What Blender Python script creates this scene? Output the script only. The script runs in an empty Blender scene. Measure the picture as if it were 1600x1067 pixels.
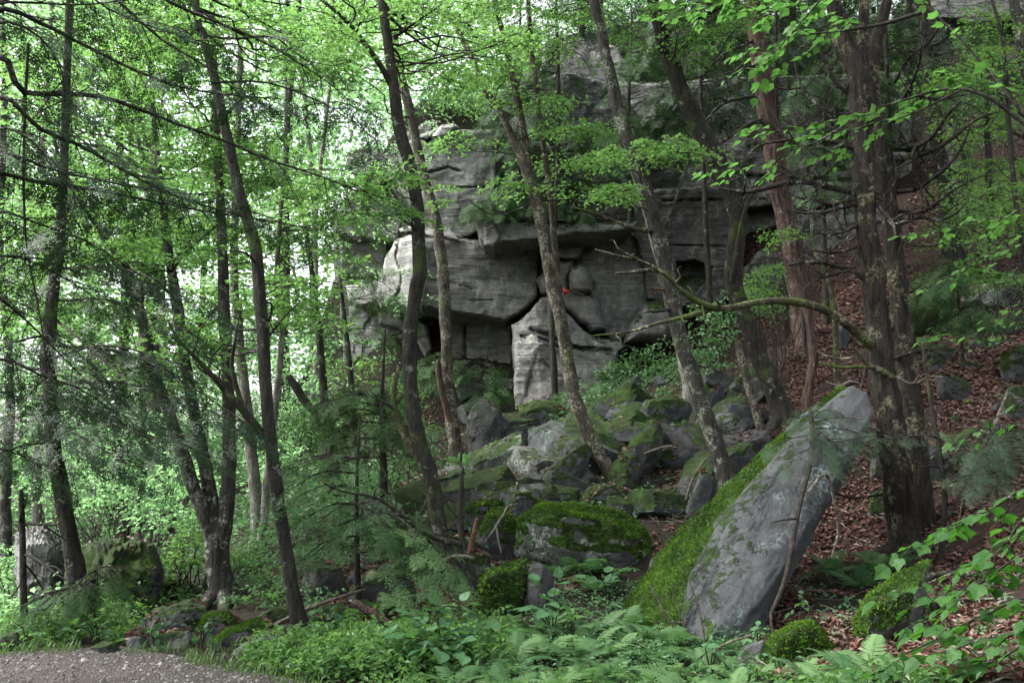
import bpy, bmesh, math
import numpy as np
from mathutils import Matrix, Vector

rng = np.random.default_rng(11)
scene = bpy.context.scene
COL = scene.collection

# ------------------------------------------------------------------ camera
F = 1386.0                       # focal length in pixels of the 1600 px frame
PITCH = math.radians(6.9)
CAM = np.array([0.0, 0.0, 1.6])
cd = bpy.data.cameras.new('camera')
cd.sensor_width = 36.0
cd.lens = F / 1600.0 * 36.0
cd.clip_start = 0.05
cd.clip_end = 600
cam = bpy.data.objects.new('camera', cd)
cam.location = CAM.tolist()
cam.rotation_euler = (math.radians(90) + PITCH, 0, 0)
COL.objects.link(cam)
scene.camera = cam

# ------------------------------------------------------------------ light
SUN_EL, SUN_AZ = math.radians(52), math.radians(-90)     # azimuth from +Y towards +X
world = bpy.data.worlds.new('World')
scene.world = world
world.use_nodes = True
wn = world.node_tree
wn.nodes.clear()
sky = wn.nodes.new('ShaderNodeTexSky')
sky.sky_type = 'NISHITA'
sky.sun_disc = False
sky.sun_elevation = SUN_EL
sky.sun_rotation = SUN_AZ
sky.air_density = 1.0
sky.dust_density = 4.0
hs = wn.nodes.new('ShaderNodeHueSaturation')             # overcast: the blue is veiled by cloud
hs.inputs['Saturation'].default_value = 0.22
bg = wn.nodes.new('ShaderNodeBackground')
bg.inputs['Strength'].default_value = 0.15
wo = wn.nodes.new('ShaderNodeOutputWorld')
wn.links.new(sky.outputs[0], hs.inputs['Color'])
wn.links.new(hs.outputs[0], bg.inputs['Color'])
wn.links.new(bg.outputs[0], wo.inputs['Surface'])

sd = bpy.data.lights.new('sun', 'SUN')
sd.energy = 1.5
sd.angle = math.radians(28)
sd.color = (1.0, 0.96, 0.9)
sun = bpy.data.objects.new('sun', sd)
sdir = Vector((math.sin(SUN_AZ) * math.cos(SUN_EL), math.cos(SUN_AZ) * math.cos(SUN_EL), math.sin(SUN_EL)))
sun.rotation_euler = sdir.to_track_quat('Z', 'Y').to_euler()
sun.location = (-20, 0, 40)
COL.objects.link(sun)

vs = scene.view_settings
vs.view_transform = 'Standard'
vs.look = 'None'
vs.exposure = 2.2
vs.gamma = 1.0
vs.use_curve_mapping = False
cy = scene.cycles
cy.max_bounces = 4
cy.diffuse_bounces = 3
cy.glossy_bounces = 2
cy.transmission_bounces = 3
cy.transparent_max_bounces = 4
cy.caustics_reflective = False
cy.caustics_refractive = False
cy.use_denoising = True
cy.use_adaptive_sampling = True
cy.adaptive_threshold = 0.02

# ------------------------------------------------------------------ maths helpers
_cp, _sp = math.cos(PITCH), math.sin(PITCH)

def P(px, py, d):
    """world point seen at photo pixel (px, py) at forward distance d (arrays allowed)"""
    px = np.asarray(px, float); py = np.asarray(py, float); d = np.asarray(d, float)
    u = (px - 800.0) / F; v = (533.5 - py) / F
    dx, dy, dz = u, _cp - v * _sp, _sp + v * _cp
    s = d / dy
    return np.stack([CAM[0] + dx * s, CAM[1] + dy * s, CAM[2] + dz * s], -1)

_perm = np.random.default_rng(3).permutation(256)
_perm = np.concatenate([_perm, _perm, _perm])
_grad = np.random.default_rng(4).normal(size=(256, 3))
_grad /= np.linalg.norm(_grad, axis=1)[:, None]

def noise3(p):
    p = np.asarray(p, float)
    i = np.floor(p).astype(np.int64); f = p - i; i &= 255
    w = f * f * f * (f * (f * 6 - 15) + 10)
    out = 0
    for dx in (0, 1):
        for dy in (0, 1):
            for dz in (0, 1):
                h = _perm[_perm[_perm[(i[..., 0] + dx) & 255] + ((i[..., 1] + dy) & 255)] + ((i[..., 2] + dz) & 255)]
                g = _grad[h]
                dot = g[..., 0] * (f[..., 0] - dx) + g[..., 1] * (f[..., 1] - dy) + g[..., 2] * (f[..., 2] - dz)
                wx = w[..., 0] if dx else 1 - w[..., 0]
                wy = w[..., 1] if dy else 1 - w[..., 1]
                wz = w[..., 2] if dz else 1 - w[..., 2]
                out = out + dot * wx * wy * wz
    return out * 1.6

def fbm(p, oct=4, gain=0.5):
    p = np.asarray(p, float); a = 1.0; o = 0; k = 1.0
    for _ in range(oct):
        o = o + a * noise3(p * k + 17.3 * k); a *= gain; k *= 2.03
    return o

def unit(v):
    v = np.asarray(v, float)
    return v / np.maximum(np.linalg.norm(v, axis=-1, keepdims=True), 1e-9)

def smooth(a, b, x):
    t = np.clip((x - a) / (b - a), 0, 1)
    return t * t * (3 - 2 * t)

def spline(pts, n):
    """Catmull-Rom through rows of pts, n samples"""
    p = np.asarray(pts, float)
    if len(p) == 2:
        t = np.linspace(0, 1, n)[:, None]
        return p[0] * (1 - t) + p[1] * t
    q = np.vstack([2 * p[0] - p[1], p, 2 * p[-1] - p[-2]])
    seg = np.linspace(0, len(p) - 1 - 1e-9, n)
    i = seg.astype(int); t = (seg - i)[:, None]
    a, b, c, d = q[i], q[i + 1], q[i + 2], q[i + 3]
    return 0.5 * (2 * b + (c - a) * t + (2 * a - 5 * b + 4 * c - d) * t ** 2 + (3 * b - a - 3 * c + d) * t ** 3)

# ------------------------------------------------------------------ mesh helpers
def link(o, parent=None):
    COL.objects.link(o)
    if parent is not None:
        o.parent = parent
    return o

def tag(o, label=None, cat=None, group=None, kind=None):
    if label: o['label'] = label
    if cat: o['category'] = cat
    if group: o['group'] = group
    if kind: o['kind'] = kind
    return o

def empty(name, loc, label=None, cat=None, group=None):
    o = bpy.data.objects.new(name, None)
    o.empty_display_size = 0.2
    o.location = [float(c) for c in loc]
    link(o)
    return tag(o, label, cat, group)

def make_mesh(name, verts, faces_list, mat, smooth_shade=True, attrs=None):
    """faces_list: list of int arrays (n,3) or (n,4)"""
    me = bpy.data.meshes.new(name)
    verts = np.asarray(verts, np.float32)
    me.vertices.add(len(verts))
    me.vertices.foreach_set('co', verts.ravel())
    loops = np.concatenate([f.ravel() for f in faces_list]).astype(np.int32)
    tot = np.concatenate([np.full(len(f), f.shape[1], np.int32) for f in faces_list])
    start = np.concatenate([[0], np.cumsum(tot)[:-1]]).astype(np.int32)
    me.loops.add(len(loops)); me.polygons.add(len(tot))
    me.loops.foreach_set('vertex_index', loops)
    me.polygons.foreach_set('loop_start', start)
    me.polygons.foreach_set('loop_total', tot)
    me.polygons.foreach_set('use_smooth', np.full(len(tot), smooth_shade, bool))
    for k, v in (attrs or {}).items():
        a = me.attributes.new(k, 'FLOAT', 'POINT')
        a.data.foreach_set('value', np.asarray(v, np.float32))
    if mat is not None:
        me.materials.append(mat)
    me.update(calc_edges=True)
    me.validate()
    return me

class MB:
    """collects geometry; build() links it as ONE mesh object"""
    def __init__(self):
        self.v, self.f3, self.f4, self.r, self.n = [], [], [], [], 0
    def add(self, v, f, rnd=None):
        v = np.asarray(v, float).reshape(-1, 3); f = np.asarray(f, np.int64)
        if len(v) == 0: return
        (self.f3 if f.shape[1] == 3 else self.f4).append(f + self.n)
        self.v.append(v)
        self.r.append(np.full(len(v), 0.5) if rnd is None else np.asarray(rnd, float))
        self.n += len(v)
    def mesh(self, name, mat, origin=(0, 0, 0), smooth_shade=True):
        fl = []
        if self.f3: fl.append(np.concatenate(self.f3))
        if self.f4: fl.append(np.concatenate(self.f4))
        return make_mesh(name, np.concatenate(self.v) - np.asarray(origin, float), fl, mat, smooth_shade,
                         {'rnd': np.concatenate(self.r)})
    def build(self, name, mat, parent=None, origin=(0, 0, 0), smooth_shade=True):
        if not self.v: return None
        o = bpy.data.objects.new(name, self.mesh(name, mat, origin, smooth_shade))
        if parent is None:
            o.location = [float(c) for c in origin]
        return link(o, parent)

def tube(pts, rad, sides=8, rough=0.0, seed=0.0, cap=True, ridge=0.0):
    pts = np.asarray(pts, float); rad = np.asarray(rad, float); n = len(pts)
    tg = unit(np.gradient(pts, axis=0))
    up = np.array([0.0, 1.0, 0.0]) if abs(tg[0, 1]) < 0.9 else np.array([1.0, 0, 0])
    a = unit(np.cross(tg[0], up)); A = [a]
    for i in range(1, n):
        a = A[-1] - tg[i] * np.dot(A[-1], tg[i]); A.append(unit(a))
    A = np.array(A); B = np.cross(tg, A)
    th = np.linspace(0, 2 * np.pi, sides, endpoint=False)
    ring = A[:, None] * np.cos(th)[None, :, None] + B[:, None] * np.sin(th)[None, :, None]
    r = np.repeat(rad[:, None], sides, 1)
    if rough:
        q = np.stack([np.repeat(np.cos(th)[None] * 1.3, n, 0), np.repeat(np.sin(th)[None] * 1.3, n, 0),
                      np.repeat(np.arange(n)[:, None] * 0.22, sides, 1)], -1) + seed * 7.7
        r = r * (1 + rough * fbm(q, 3))
    if ridge:
        q = np.stack([np.repeat(np.cos(th)[None] * 4.5, n, 0), np.repeat(np.sin(th)[None] * 4.5, n, 0), np.repeat(pts[:, 2:3] * 1.1, sides, 1)], -1) + seed
        r = r * (1 + ridge * (0.5 - 2.2 * np.abs(fbm(q, 3))))
    v = (pts[:, None] + ring * r[..., None]).reshape(-1, 3)
    i = np.arange(n - 1)[:, None] * sides; j = np.arange(sides)[None]
    k = (j + 1) % sides
    f = np.stack([i + j, i + k, i + sides + k, i + sides + j], -1).reshape(-1, 4)
    if cap:
        v = np.vstack([v, pts[-1] + tg[-1] * rad[-1] * 0.6])
        j = np.arange(sides); b = (n - 1) * sides
        f = np.vstack([f, np.stack([b + j, b + (j + 1) % sides, np.full(sides, n * sides), np.full(sides, n * sides)], -1)])
        fq = f[:-sides]; ft = f[-sides:, :3]
        return v, fq, ft
    return v, f, None

def add_tube(mb, pts, rad, sides=8, rough=0.0, seed=0.0, rnd=None, ridge=0.0):
    v, q, t = tube(pts, rad, sides, rough, seed, True, ridge)
    n0 = mb.n
    mb.add(v, q, None if rnd is None else np.full(len(v), rnd))
    if t is not None:
        mb.f3.append(t + n0)

# ------------------------------------------------------------------ materials
def newmat(name):
    m = bpy.data.materials.new(name); m.use_nodes = True
    nt = m.node_tree; nt.nodes.clear()
    return m, nt, nt.nodes, nt.links

class NT:
    def __init__(self, name):
        self.m, self.nt, self.N, self.L = newmat(name)
        self.out = self.N.new('ShaderNodeOutputMaterial')
    def node(self, t, **kw):
        n = self.N.new(t)
        for k, v in kw.items(): setattr(n, k, v)
        return n
    def set(self, inp, v):
        if hasattr(v, 'is_linked') or isinstance(v, bpy.types.NodeSocket): self.L.new(v, inp)
        else: inp.default_value = v
    def attr(self, name):
        return self.node('ShaderNodeAttribute', attribute_name=name).outputs['Fac']
    def coord(self, kind='Object'):
        return self.node('ShaderNodeTexCoord').outputs[kind]
    def mapping(self, vec, scale=(1, 1, 1), rot=(0, 0, 0)):
        n = self.node('ShaderNodeMapping'); self.L.new(vec, n.inputs['Vector'])
        n.inputs['Scale'].default_value = scale; n.inputs['Rotation'].default_value = rot
        return n.outputs[0]
    def noise(self, vec, scale, detail=4, rough=0.55, dist=0.0):
        n = self.node('ShaderNodeTexNoise'); self.L.new(vec, n.inputs['Vector'])
        n.inputs['Scale'].default_value = scale; n.inputs['Detail'].default_value = detail
        n.inputs['Roughness'].default_value = rough; n.inputs['Distortion'].default_value = dist
        return n.outputs['Fac']
    def voro(self, vec, scale, feature='F1'):
        n = self.node('ShaderNodeTexVoronoi', feature=feature); self.L.new(vec, n.inputs['Vector'])
        n.inputs['Scale'].default_value = scale
        return n.outputs['Distance']
    def ramp(self, fac, stops):
        n = self.node('ShaderNodeValToRGB'); self.L.new(fac, n.inputs[0])
        cr = n.color_ramp
        while len(cr.elements) < len(stops): cr.elements.new(0.5)
        for e, (p, c) in zip(cr.elements, stops):
            e.position = p
            e.color = (c, c, c, 1) if not hasattr(c, '__len__') else (*c, 1)
        return n.outputs[0]
    def mix(self, fac, a, b, mode='MIX'):
        n = self.node('ShaderNodeMix', data_type='RGBA', blend_type=mode)
        self.set(n.inputs[0], fac)
        self.set(n.inputs[6], a if not isinstance(a, tuple) else (*a, 1))
        self.set(n.inputs[7], b if not isinstance(b, tuple) else (*b, 1))
        return n.outputs[2]
    def math(self, op, a, b=None, clamp=False):
        n = self.node('ShaderNodeMath', operation=op, use_clamp=clamp)
        self.set(n.inputs[0], a)
        if b is not None: self.set(n.inputs[1], b)
        return n.outputs[0]
    def bump(self, h, strength, dist, normal=None):
        n = self.node('ShaderNodeBump'); self.L.new(h, n.inputs['Height'])
        n.inputs['Strength'].default_value = strength; n.inputs['Distance'].default_value = dist
        if normal is not None: self.L.new(normal, n.inputs['Normal'])
        return n.outputs[0]
    def principled(self, col, rough=0.85, normal=None, spec=0.3):
        n = self.node('ShaderNodeBsdfPrincipled')
        self.set(n.inputs['Base Color'], col if not isinstance(col, tuple) else (*col, 1))
        self.set(n.inputs['Roughness'], rough)
        n.inputs['Specular IOR Level'].default_value = spec
        if normal is not None: self.L.new(normal, n.inputs['Normal'])
        self.L.new(n.outputs[0], self.out.inputs[0])
        return self.m

MOSS_D, MOSS_L = (0.016, 0.036, 0.006), (0.058, 0.122, 0.013)

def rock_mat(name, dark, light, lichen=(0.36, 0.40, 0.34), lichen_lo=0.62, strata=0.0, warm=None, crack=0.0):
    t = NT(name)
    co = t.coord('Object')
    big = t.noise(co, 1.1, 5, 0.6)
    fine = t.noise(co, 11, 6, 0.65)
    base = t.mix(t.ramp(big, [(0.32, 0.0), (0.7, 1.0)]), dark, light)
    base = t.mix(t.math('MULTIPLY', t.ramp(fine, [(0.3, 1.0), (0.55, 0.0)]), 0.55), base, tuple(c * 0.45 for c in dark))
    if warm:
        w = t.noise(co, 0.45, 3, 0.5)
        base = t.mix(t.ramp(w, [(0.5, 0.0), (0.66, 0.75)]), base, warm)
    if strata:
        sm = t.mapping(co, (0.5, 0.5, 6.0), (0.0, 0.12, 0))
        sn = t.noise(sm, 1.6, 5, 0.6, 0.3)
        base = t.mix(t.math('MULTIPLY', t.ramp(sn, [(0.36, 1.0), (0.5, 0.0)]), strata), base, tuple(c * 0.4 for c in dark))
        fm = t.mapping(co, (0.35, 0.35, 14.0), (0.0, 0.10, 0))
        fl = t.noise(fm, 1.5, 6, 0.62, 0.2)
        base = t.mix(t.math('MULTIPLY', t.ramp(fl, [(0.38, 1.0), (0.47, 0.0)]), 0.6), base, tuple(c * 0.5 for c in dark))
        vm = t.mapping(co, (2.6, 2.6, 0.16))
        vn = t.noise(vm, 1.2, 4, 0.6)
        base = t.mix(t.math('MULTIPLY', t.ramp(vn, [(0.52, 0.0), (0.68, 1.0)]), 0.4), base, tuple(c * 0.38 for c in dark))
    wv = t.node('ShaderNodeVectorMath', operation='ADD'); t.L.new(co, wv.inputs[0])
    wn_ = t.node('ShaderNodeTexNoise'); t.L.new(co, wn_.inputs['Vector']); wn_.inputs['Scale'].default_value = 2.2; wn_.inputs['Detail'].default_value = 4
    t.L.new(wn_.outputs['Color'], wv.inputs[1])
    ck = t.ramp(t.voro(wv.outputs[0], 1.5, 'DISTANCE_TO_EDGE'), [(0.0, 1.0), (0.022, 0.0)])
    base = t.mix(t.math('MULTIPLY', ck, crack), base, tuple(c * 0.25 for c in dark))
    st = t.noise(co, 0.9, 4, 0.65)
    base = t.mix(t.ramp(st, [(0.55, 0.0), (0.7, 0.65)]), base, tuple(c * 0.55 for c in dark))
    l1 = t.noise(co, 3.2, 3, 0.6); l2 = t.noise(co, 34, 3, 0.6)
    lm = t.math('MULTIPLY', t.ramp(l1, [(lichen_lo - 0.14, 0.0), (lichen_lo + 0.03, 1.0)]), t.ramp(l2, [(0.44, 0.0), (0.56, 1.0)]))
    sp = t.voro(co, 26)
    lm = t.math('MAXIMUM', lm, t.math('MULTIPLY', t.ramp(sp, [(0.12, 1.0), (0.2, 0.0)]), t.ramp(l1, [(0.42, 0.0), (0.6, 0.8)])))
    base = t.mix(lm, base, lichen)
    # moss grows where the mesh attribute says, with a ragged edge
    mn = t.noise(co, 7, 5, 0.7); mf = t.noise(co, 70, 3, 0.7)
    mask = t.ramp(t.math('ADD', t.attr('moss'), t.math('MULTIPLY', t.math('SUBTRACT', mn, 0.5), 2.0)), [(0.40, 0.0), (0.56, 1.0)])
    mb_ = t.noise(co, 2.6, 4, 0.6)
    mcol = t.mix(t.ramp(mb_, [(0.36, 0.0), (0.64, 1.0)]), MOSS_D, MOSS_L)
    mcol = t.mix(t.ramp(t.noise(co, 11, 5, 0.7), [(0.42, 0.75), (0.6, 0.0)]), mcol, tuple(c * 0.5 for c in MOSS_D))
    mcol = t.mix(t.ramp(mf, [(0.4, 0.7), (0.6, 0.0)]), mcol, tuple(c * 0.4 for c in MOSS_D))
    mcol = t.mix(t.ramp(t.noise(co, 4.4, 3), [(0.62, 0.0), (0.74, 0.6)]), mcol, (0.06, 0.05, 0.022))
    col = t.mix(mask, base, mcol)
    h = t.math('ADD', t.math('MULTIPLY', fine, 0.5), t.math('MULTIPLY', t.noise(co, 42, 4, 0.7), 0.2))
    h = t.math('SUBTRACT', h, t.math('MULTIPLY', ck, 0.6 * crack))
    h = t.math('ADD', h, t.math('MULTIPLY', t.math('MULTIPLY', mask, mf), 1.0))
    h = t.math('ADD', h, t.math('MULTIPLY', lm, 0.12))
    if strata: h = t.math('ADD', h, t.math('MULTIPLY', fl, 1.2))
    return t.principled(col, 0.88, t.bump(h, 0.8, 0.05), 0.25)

def bark_mat(name, dark, light, lichen=0.0, moss=0.0, furrow=1.0, lich_col=(0.20, 0.215, 0.18)):
    t = NT(name)
    co = t.coord('Object')
    ve = t.mapping(co, (1, 1, 0.22))
    n1 = t.noise(ve, 22, 5, 0.65, 0.4); n2 = t.noise(co, 3.0, 4, 0.6); n3 = t.noise(co, 60, 3, 0.6)
    col = t.mix(t.ramp(n1, [(0.34, 0.0), (0.66, 1.0)]), dark, light)
    col = t.mix(t.ramp(n3, [(0.35, 0.6), (0.55, 0.0)]), col, tuple(c * 0.5 for c in dark))
    if lichen:
        l1 = t.noise(co, 5.5, 4, 0.6); l2 = t.noise(co, 30, 2, 0.6)
        lm = t.math('MULTIPLY', t.ramp(l1, [(0.62 - lichen * 0.25, 0.0), (0.72 - lichen * 0.25, 1.0)]), t.ramp(l2, [(0.42, 0.0), (0.6, 1.0)]))
        col = t.mix(lm, col, lich_col)
    if moss:
        m1 = t.noise(co, 2.2, 5, 0.7)
        mm = t.ramp(m1, [(0.66 - moss * 0.3, 0.0), (0.78 - moss * 0.3, 0.85)])
        col = t.mix(mm, col, (0.05, 0.075, 0.012))
    h = t.math('ADD', n1, t.math('MULTIPLY', n3, 0.3))
    return t.principled(col, 0.9, t.bump(h, 0.9 * furrow, 0.03), 0.2)

def leaf_mat(name, dark, light, trans, tfac=0.45, gloss=0.35, use_obj=False, rough=0.42):
    t = NT(name)
    if use_obj:
        r = t.node('ShaderNodeObjectInfo').outputs['Random']
    else:
        r = t.attr('rnd')
    col = t.mix(r, dark, light)
    d = t.node('ShaderNodeBsdfPrincipled')
    t.L.new(col, d.inputs['Base Color'])
    d.inputs['Roughness'].default_value = rough
    d.inputs['Specular IOR Level'].default_value = gloss
    tr = t.node('ShaderNodeBsdfTranslucent')
    t.L.new(t.mix(r, tuple(c * 0.7 for c in trans), trans), tr.inputs[0])
    mx = t.node('ShaderNodeMixShader'); mx.inputs[0].default_value = tfac
    t.L.new(d.outputs[0], mx.inputs[1]); t.L.new(tr.outputs[0], mx.inputs[2])
    t.L.new(mx.outputs[0], t.out.inputs[0])
    return t.m

M = {}
M['cliff'] = rock_mat('cliff_rock', (0.108, 0.112, 0.105), (0.255, 0.256, 0.243), (0.34, 0.355, 0.32), 0.68, 0.32, (0.22, 0.2, 0.182))
M['cliff_pale_lit'] = rock_mat('cliff_rock_pale_lit', (0.26, 0.255, 0.24), (0.45, 0.44, 0.42), (0.55, 0.55, 0.51), 0.62, 0.3)  # pale rock; on the overhang's left end the paleness stands in for sunlight
M['cliff_shaded'] = rock_mat('shaded_cliff_rock', (0.045, 0.047, 0.045), (0.115, 0.116, 0.112), (0.2, 0.215, 0.2), 0.68, 0.32)  # canopy shade on right and upper walls, put into a darker colour
M['rock'] = rock_mat('boulder_rock', (0.038, 0.041, 0.039), (0.13, 0.136, 0.128), (0.25, 0.28, 0.235), crack=0.4)
M['rock_dark'] = rock_mat('dark_rock', (0.02, 0.021, 0.022), (0.075, 0.076, 0.08), (0.2, 0.22, 0.19), 0.7, crack=0.4)
M['slab'] = rock_mat('slab_rock', (0.030, 0.033, 0.035), (0.072, 0.077, 0.08), (0.14, 0.19, 0.175), 0.68)
M['bark_dark'] = bark_mat('dark_bark', (0.009, 0.0085, 0.0072), (0.042, 0.039, 0.032), 0.1, 0.35)
M['bark_grey'] = bark_mat('grey_bark', (0.014, 0.0135, 0.0115), (0.062, 0.058, 0.049), 0.4, 0.25)
M['bark_lichen'] = bark_mat('lichened_bark', (0.022, 0.019, 0.015), (0.078, 0.068, 0.053), 0.6, 0.3, 1.0, (0.19, 0.18, 0.135))
M['bark_red'] = bark_mat('red_shaggy_bark', (0.03, 0.019, 0.0155), (0.115, 0.076, 0.063), 0.15, 0.0, 1.5)
M['bark_cedar'] = bark_mat('brown_shaggy_bark', (0.010, 0.009, 0.007), (0.045, 0.038, 0.03), 0.35, 0.15, 1.5, (0.15, 0.145, 0.09))
M['bark_moss'] = bark_mat('mossy_bark', (0.021, 0.0182, 0.0126), (0.077, 0.0665, 0.0455), 0.55, 0.62, 1.2, (0.25, 0.25, 0.16))
M['bark_pale'] = bark_mat('pale_bark', (0.063, 0.056, 0.0476), (0.21, 0.196, 0.175), 0.5, 0.1)
M['twig'] = bark_mat('twig_bark', (0.01, 0.009, 0.0075), (0.042, 0.037, 0.03), 0.2, 0.2)
M['twig_dark'] = bark_mat('dark_twig_bark', (0.010, 0.0085, 0.007), (0.045, 0.038, 0.03), 0.0, 0.0)
M['deadwood'] = bark_mat('dead_wood', (0.045, 0.0338, 0.0263), (0.165, 0.1425, 0.1125), 0.3, 0.0)
M['orange_wood'] = bark_mat('torn_orange_wood', (0.04, 0.0192, 0.0112), (0.16, 0.088, 0.052), 0.15, 0.2)
M['leaf_bright'] = leaf_mat('bright_leaves', (0.042, 0.10, 0.03), (0.09, 0.185, 0.055), (0.23, 0.46, 0.11), 0.5, 0.2)
M['leaf_far'] = leaf_mat('far_leaves', (0.06, 0.135, 0.062), (0.13, 0.24, 0.11), (0.33, 0.6, 0.245), 0.6, 0.15)
M['leaf_mid'] = leaf_mat('mid_green_leaves', (0.04, 0.095, 0.03), (0.10, 0.20, 0.064), (0.17, 0.36, 0.065), 0.42, 0.2)
M['leaf_cool'] = leaf_mat('cool_green_leaves', (0.04, 0.095, 0.042), (0.11, 0.21, 0.1), (0.12, 0.28, 0.075), 0.32, 0.25, False, 0.5)
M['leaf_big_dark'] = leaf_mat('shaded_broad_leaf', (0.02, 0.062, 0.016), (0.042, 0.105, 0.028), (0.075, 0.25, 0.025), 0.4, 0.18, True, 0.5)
M['leaf_big'] = leaf_mat('broad_leaf', (0.034, 0.09, 0.02), (0.065, 0.145, 0.032), (0.12, 0.31, 0.06), 0.42, 0.2, True, 0.5)
M['leaf_cool_big'] = leaf_mat('cool_broad_leaf', (0.03, 0.085, 0.034), (0.07, 0.155, 0.068), (0.11, 0.28, 0.06), 0.34, 0.22, True, 0.5)
M['fern'] = leaf_mat('fern_frond', (0.034, 0.088, 0.034), (0.112, 0.195, 0.078), (0.14, 0.32, 0.09), 0.32, 0.15, True)
M['hemlock'] = leaf_mat('hemlock_needles', (0.009, 0.022, 0.010), (0.026, 0.054, 0.026), (0.035, 0.085, 0.02), 0.2, 0.2, False, 0.55)
M['hemlock_pale'] = leaf_mat('pale_hemlock_needles', (0.016, 0.040, 0.014), (0.07, 0.135, 0.052), (0.06, 0.14, 0.03), 0.24, 0.12, False, 0.6)
M['litter'] = leaf_mat('dead_leaves', (0.04, 0.016, 0.012), (0.175, 0.09, 0.068), (0.09, 0.035, 0.02), 0.12, 0.4)
M['moss'] = leaf_mat('moss_tufts', (0.018, 0.04, 0.006), (0.072, 0.15, 0.014), (0.08, 0.18, 0.012), 0.25, 0.1, False, 0.8)
M['grass'] = leaf_mat('grass_blades', (0.04, 0.085, 0.022), (0.085, 0.155, 0.042), (0.11, 0.23, 0.045), 0.35, 0.3)

def ground_mat():
    t = NT('forest_floor')
    co = t.coord('Object')
    n1 = t.noise(co, 1.3, 5, 0.65); n2 = t.noise(co, 14, 6, 0.7); v = t.voro(co, 22)
    lit = t.mix(t.ramp(n2, [(0.3, 0.0), (0.7, 1.0)]), (0.012, 0.0082, 0.0066), (0.046, 0.028, 0.022))
    soil = t.mix(t.ramp(n2, [(0.3, 0.0), (0.7, 1.0)]), (0.009, 0.0085, 0.006), (0.036, 0.031, 0.022))
    col = t.mix(t.ramp(t.math('ADD', t.attr('litter'), t.math('SUBTRACT', n1, 0.5)), [(0.4, 0.0), (0.6, 1.0)]), soil, lit)
    mm = t.ramp(t.math('ADD', t.attr('moss'), t.math('SUBTRACT', t.noise(co, 2.2, 5, 0.7), 0.5)), [(0.45, 0.0), (0.6, 1.0)])
    col = t.mix(mm, col, t.mix(n2, MOSS_D, MOSS_L))
    return t.principled(col, 0.95, t.bump(t.math('ADD', n2, t.math('MULTIPLY', v, 0.6)), 0.9, 0.06), 0.15)
M['ground'] = ground_mat()

def path_mat():
    t = NT('gravel_path')
    co = t.coord('Object')
    v = t.voro(co, 55); n = t.noise(co, 6, 5, 0.6); n3 = t.noise(co, 90, 3, 0.6)
    col = t.mix(t.ramp(n, [(0.3, 0.0), (0.7, 1.0)]), (0.052, 0.047, 0.041), (0.105, 0.096, 0.086))
    col = t.mix(t.ramp(n3, [(0.55, 0.0), (0.7, 0.8)]), col, (0.19, 0.182, 0.168))
    col = t.mix(t.ramp(v, [(0.3, 0.0), (0.6, 0.7)]), col, (0.03, 0.025, 0.022))
    return t.principled(col, 0.95, t.bump(t.math('ADD', v, n3), 0.8, 0.02), 0.15)
M['path'] = path_mat()

def plain(name, a, b, rough=0.7, scale=20):
    t = NT(name); co = t.coord('Object')
    n = t.noise(co, scale, 4, 0.6)
    return t.principled(t.mix(n, a, b), rough, t.bump(n, 0.4, 0.01), 0.3)
M['pebble'] = leaf_mat('pebbles', (0.05, 0.045, 0.04), (0.21, 0.2, 0.185), (0.05, 0.05, 0.05), 0.0, 0.25, False, 0.9)
M['red_cloth'] = plain('red_cloth', (0.45, 0.035, 0.03), (0.62, 0.09, 0.07))
M['strap'] = plain('dark_strap', (0.02, 0.022, 0.025), (0.05, 0.05, 0.055))

# ------------------------------------------------------------------ terrain
_ctrl_px = [
 (450,1067,6.0),(800,1067,5.9),(1100,1067,5.6),(1350,1067,4.9),(1600,1067,4.0),
 (0,1025,6.8),(150,1015,7.0),(300,1020,6.9),(100,985,7.9),(470,985,7.8),(345,940,9.3),(600,980,7.8),(715,925,9.0),
 (850,965,7.9),(1100,1008,6.8),(1250,1040,5.9),(1330,965,6.9),(1420,865,8.6),(1500,900,7.6),(1600,950,6.0),
 (1600,800,8.2),(1600,700,10),(1500,640,11),(1600,600,12),(1420,560,13.2),(1600,480,15),(1500,430,17.5),(1600,380,19),
 (1250,530,17),(1270,640,13),(1130,760,11.5),(1000,810,10.4),(960,755,12.6),(850,770,12.2),(715,715,15),(640,800,12),
 (820,650,19),(950,615,18.6),(1050,590,17.8),(1150,560,17.8),(600,700,18),(540,740,17),(450,800,14),(250,880,13),
 (60,940,13),(200,860,18),(640,205,25.5),(760,195,26.5),(900,75,28.5),(1000,60,30),(1200,40,31),(1450,150,28),(1550,60,32),
 (1600,200,25),(1450,300,22),(1330,440,19.5),(1400,480,16.5),
 (580,668,21.2),(700,662,21.2),(820,652,21.0),(940,622,20.8),(1040,585,20.6),(1140,560,20.4),(1220,525,20.2)]
_ctrl = [P(*c) for c in _ctrl_px] + [np.array(c, float) for c in [
 (0,0,0),(-5,3,0),(-8,0,0),(0,-6,0),(6,0,0.5),(10,2,2.2),(14,8,5),(20,15,10),(25,30,16),(-20,10,-0.3),(-20,30,-0.5),
 (-40,60,0),(0,45,15),(-5.2,22,1.2),(-6,25,1.2),(-7,30,1.6),(-9,30,0.4),(-9,38,1.5),(-5,27.5,9.0),(-5,40,11),(30,50,26),(-30,-10,0),(20,-10,2.5),(-12,60,3),(-60,20,-1)]]
_ctrl = np.array(_ctrl)
def _tps(r2):
    return 0.5 * r2 * np.log(np.maximum(r2, 1e-9))
_n = len(_ctrl)
_K = _tps(((_ctrl[:, None, :2] - _ctrl[None, :, :2]) ** 2).sum(-1)) + np.eye(_n) * 0.05
_Pm = np.hstack([np.ones((_n, 1)), _ctrl[:, :2]])
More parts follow.
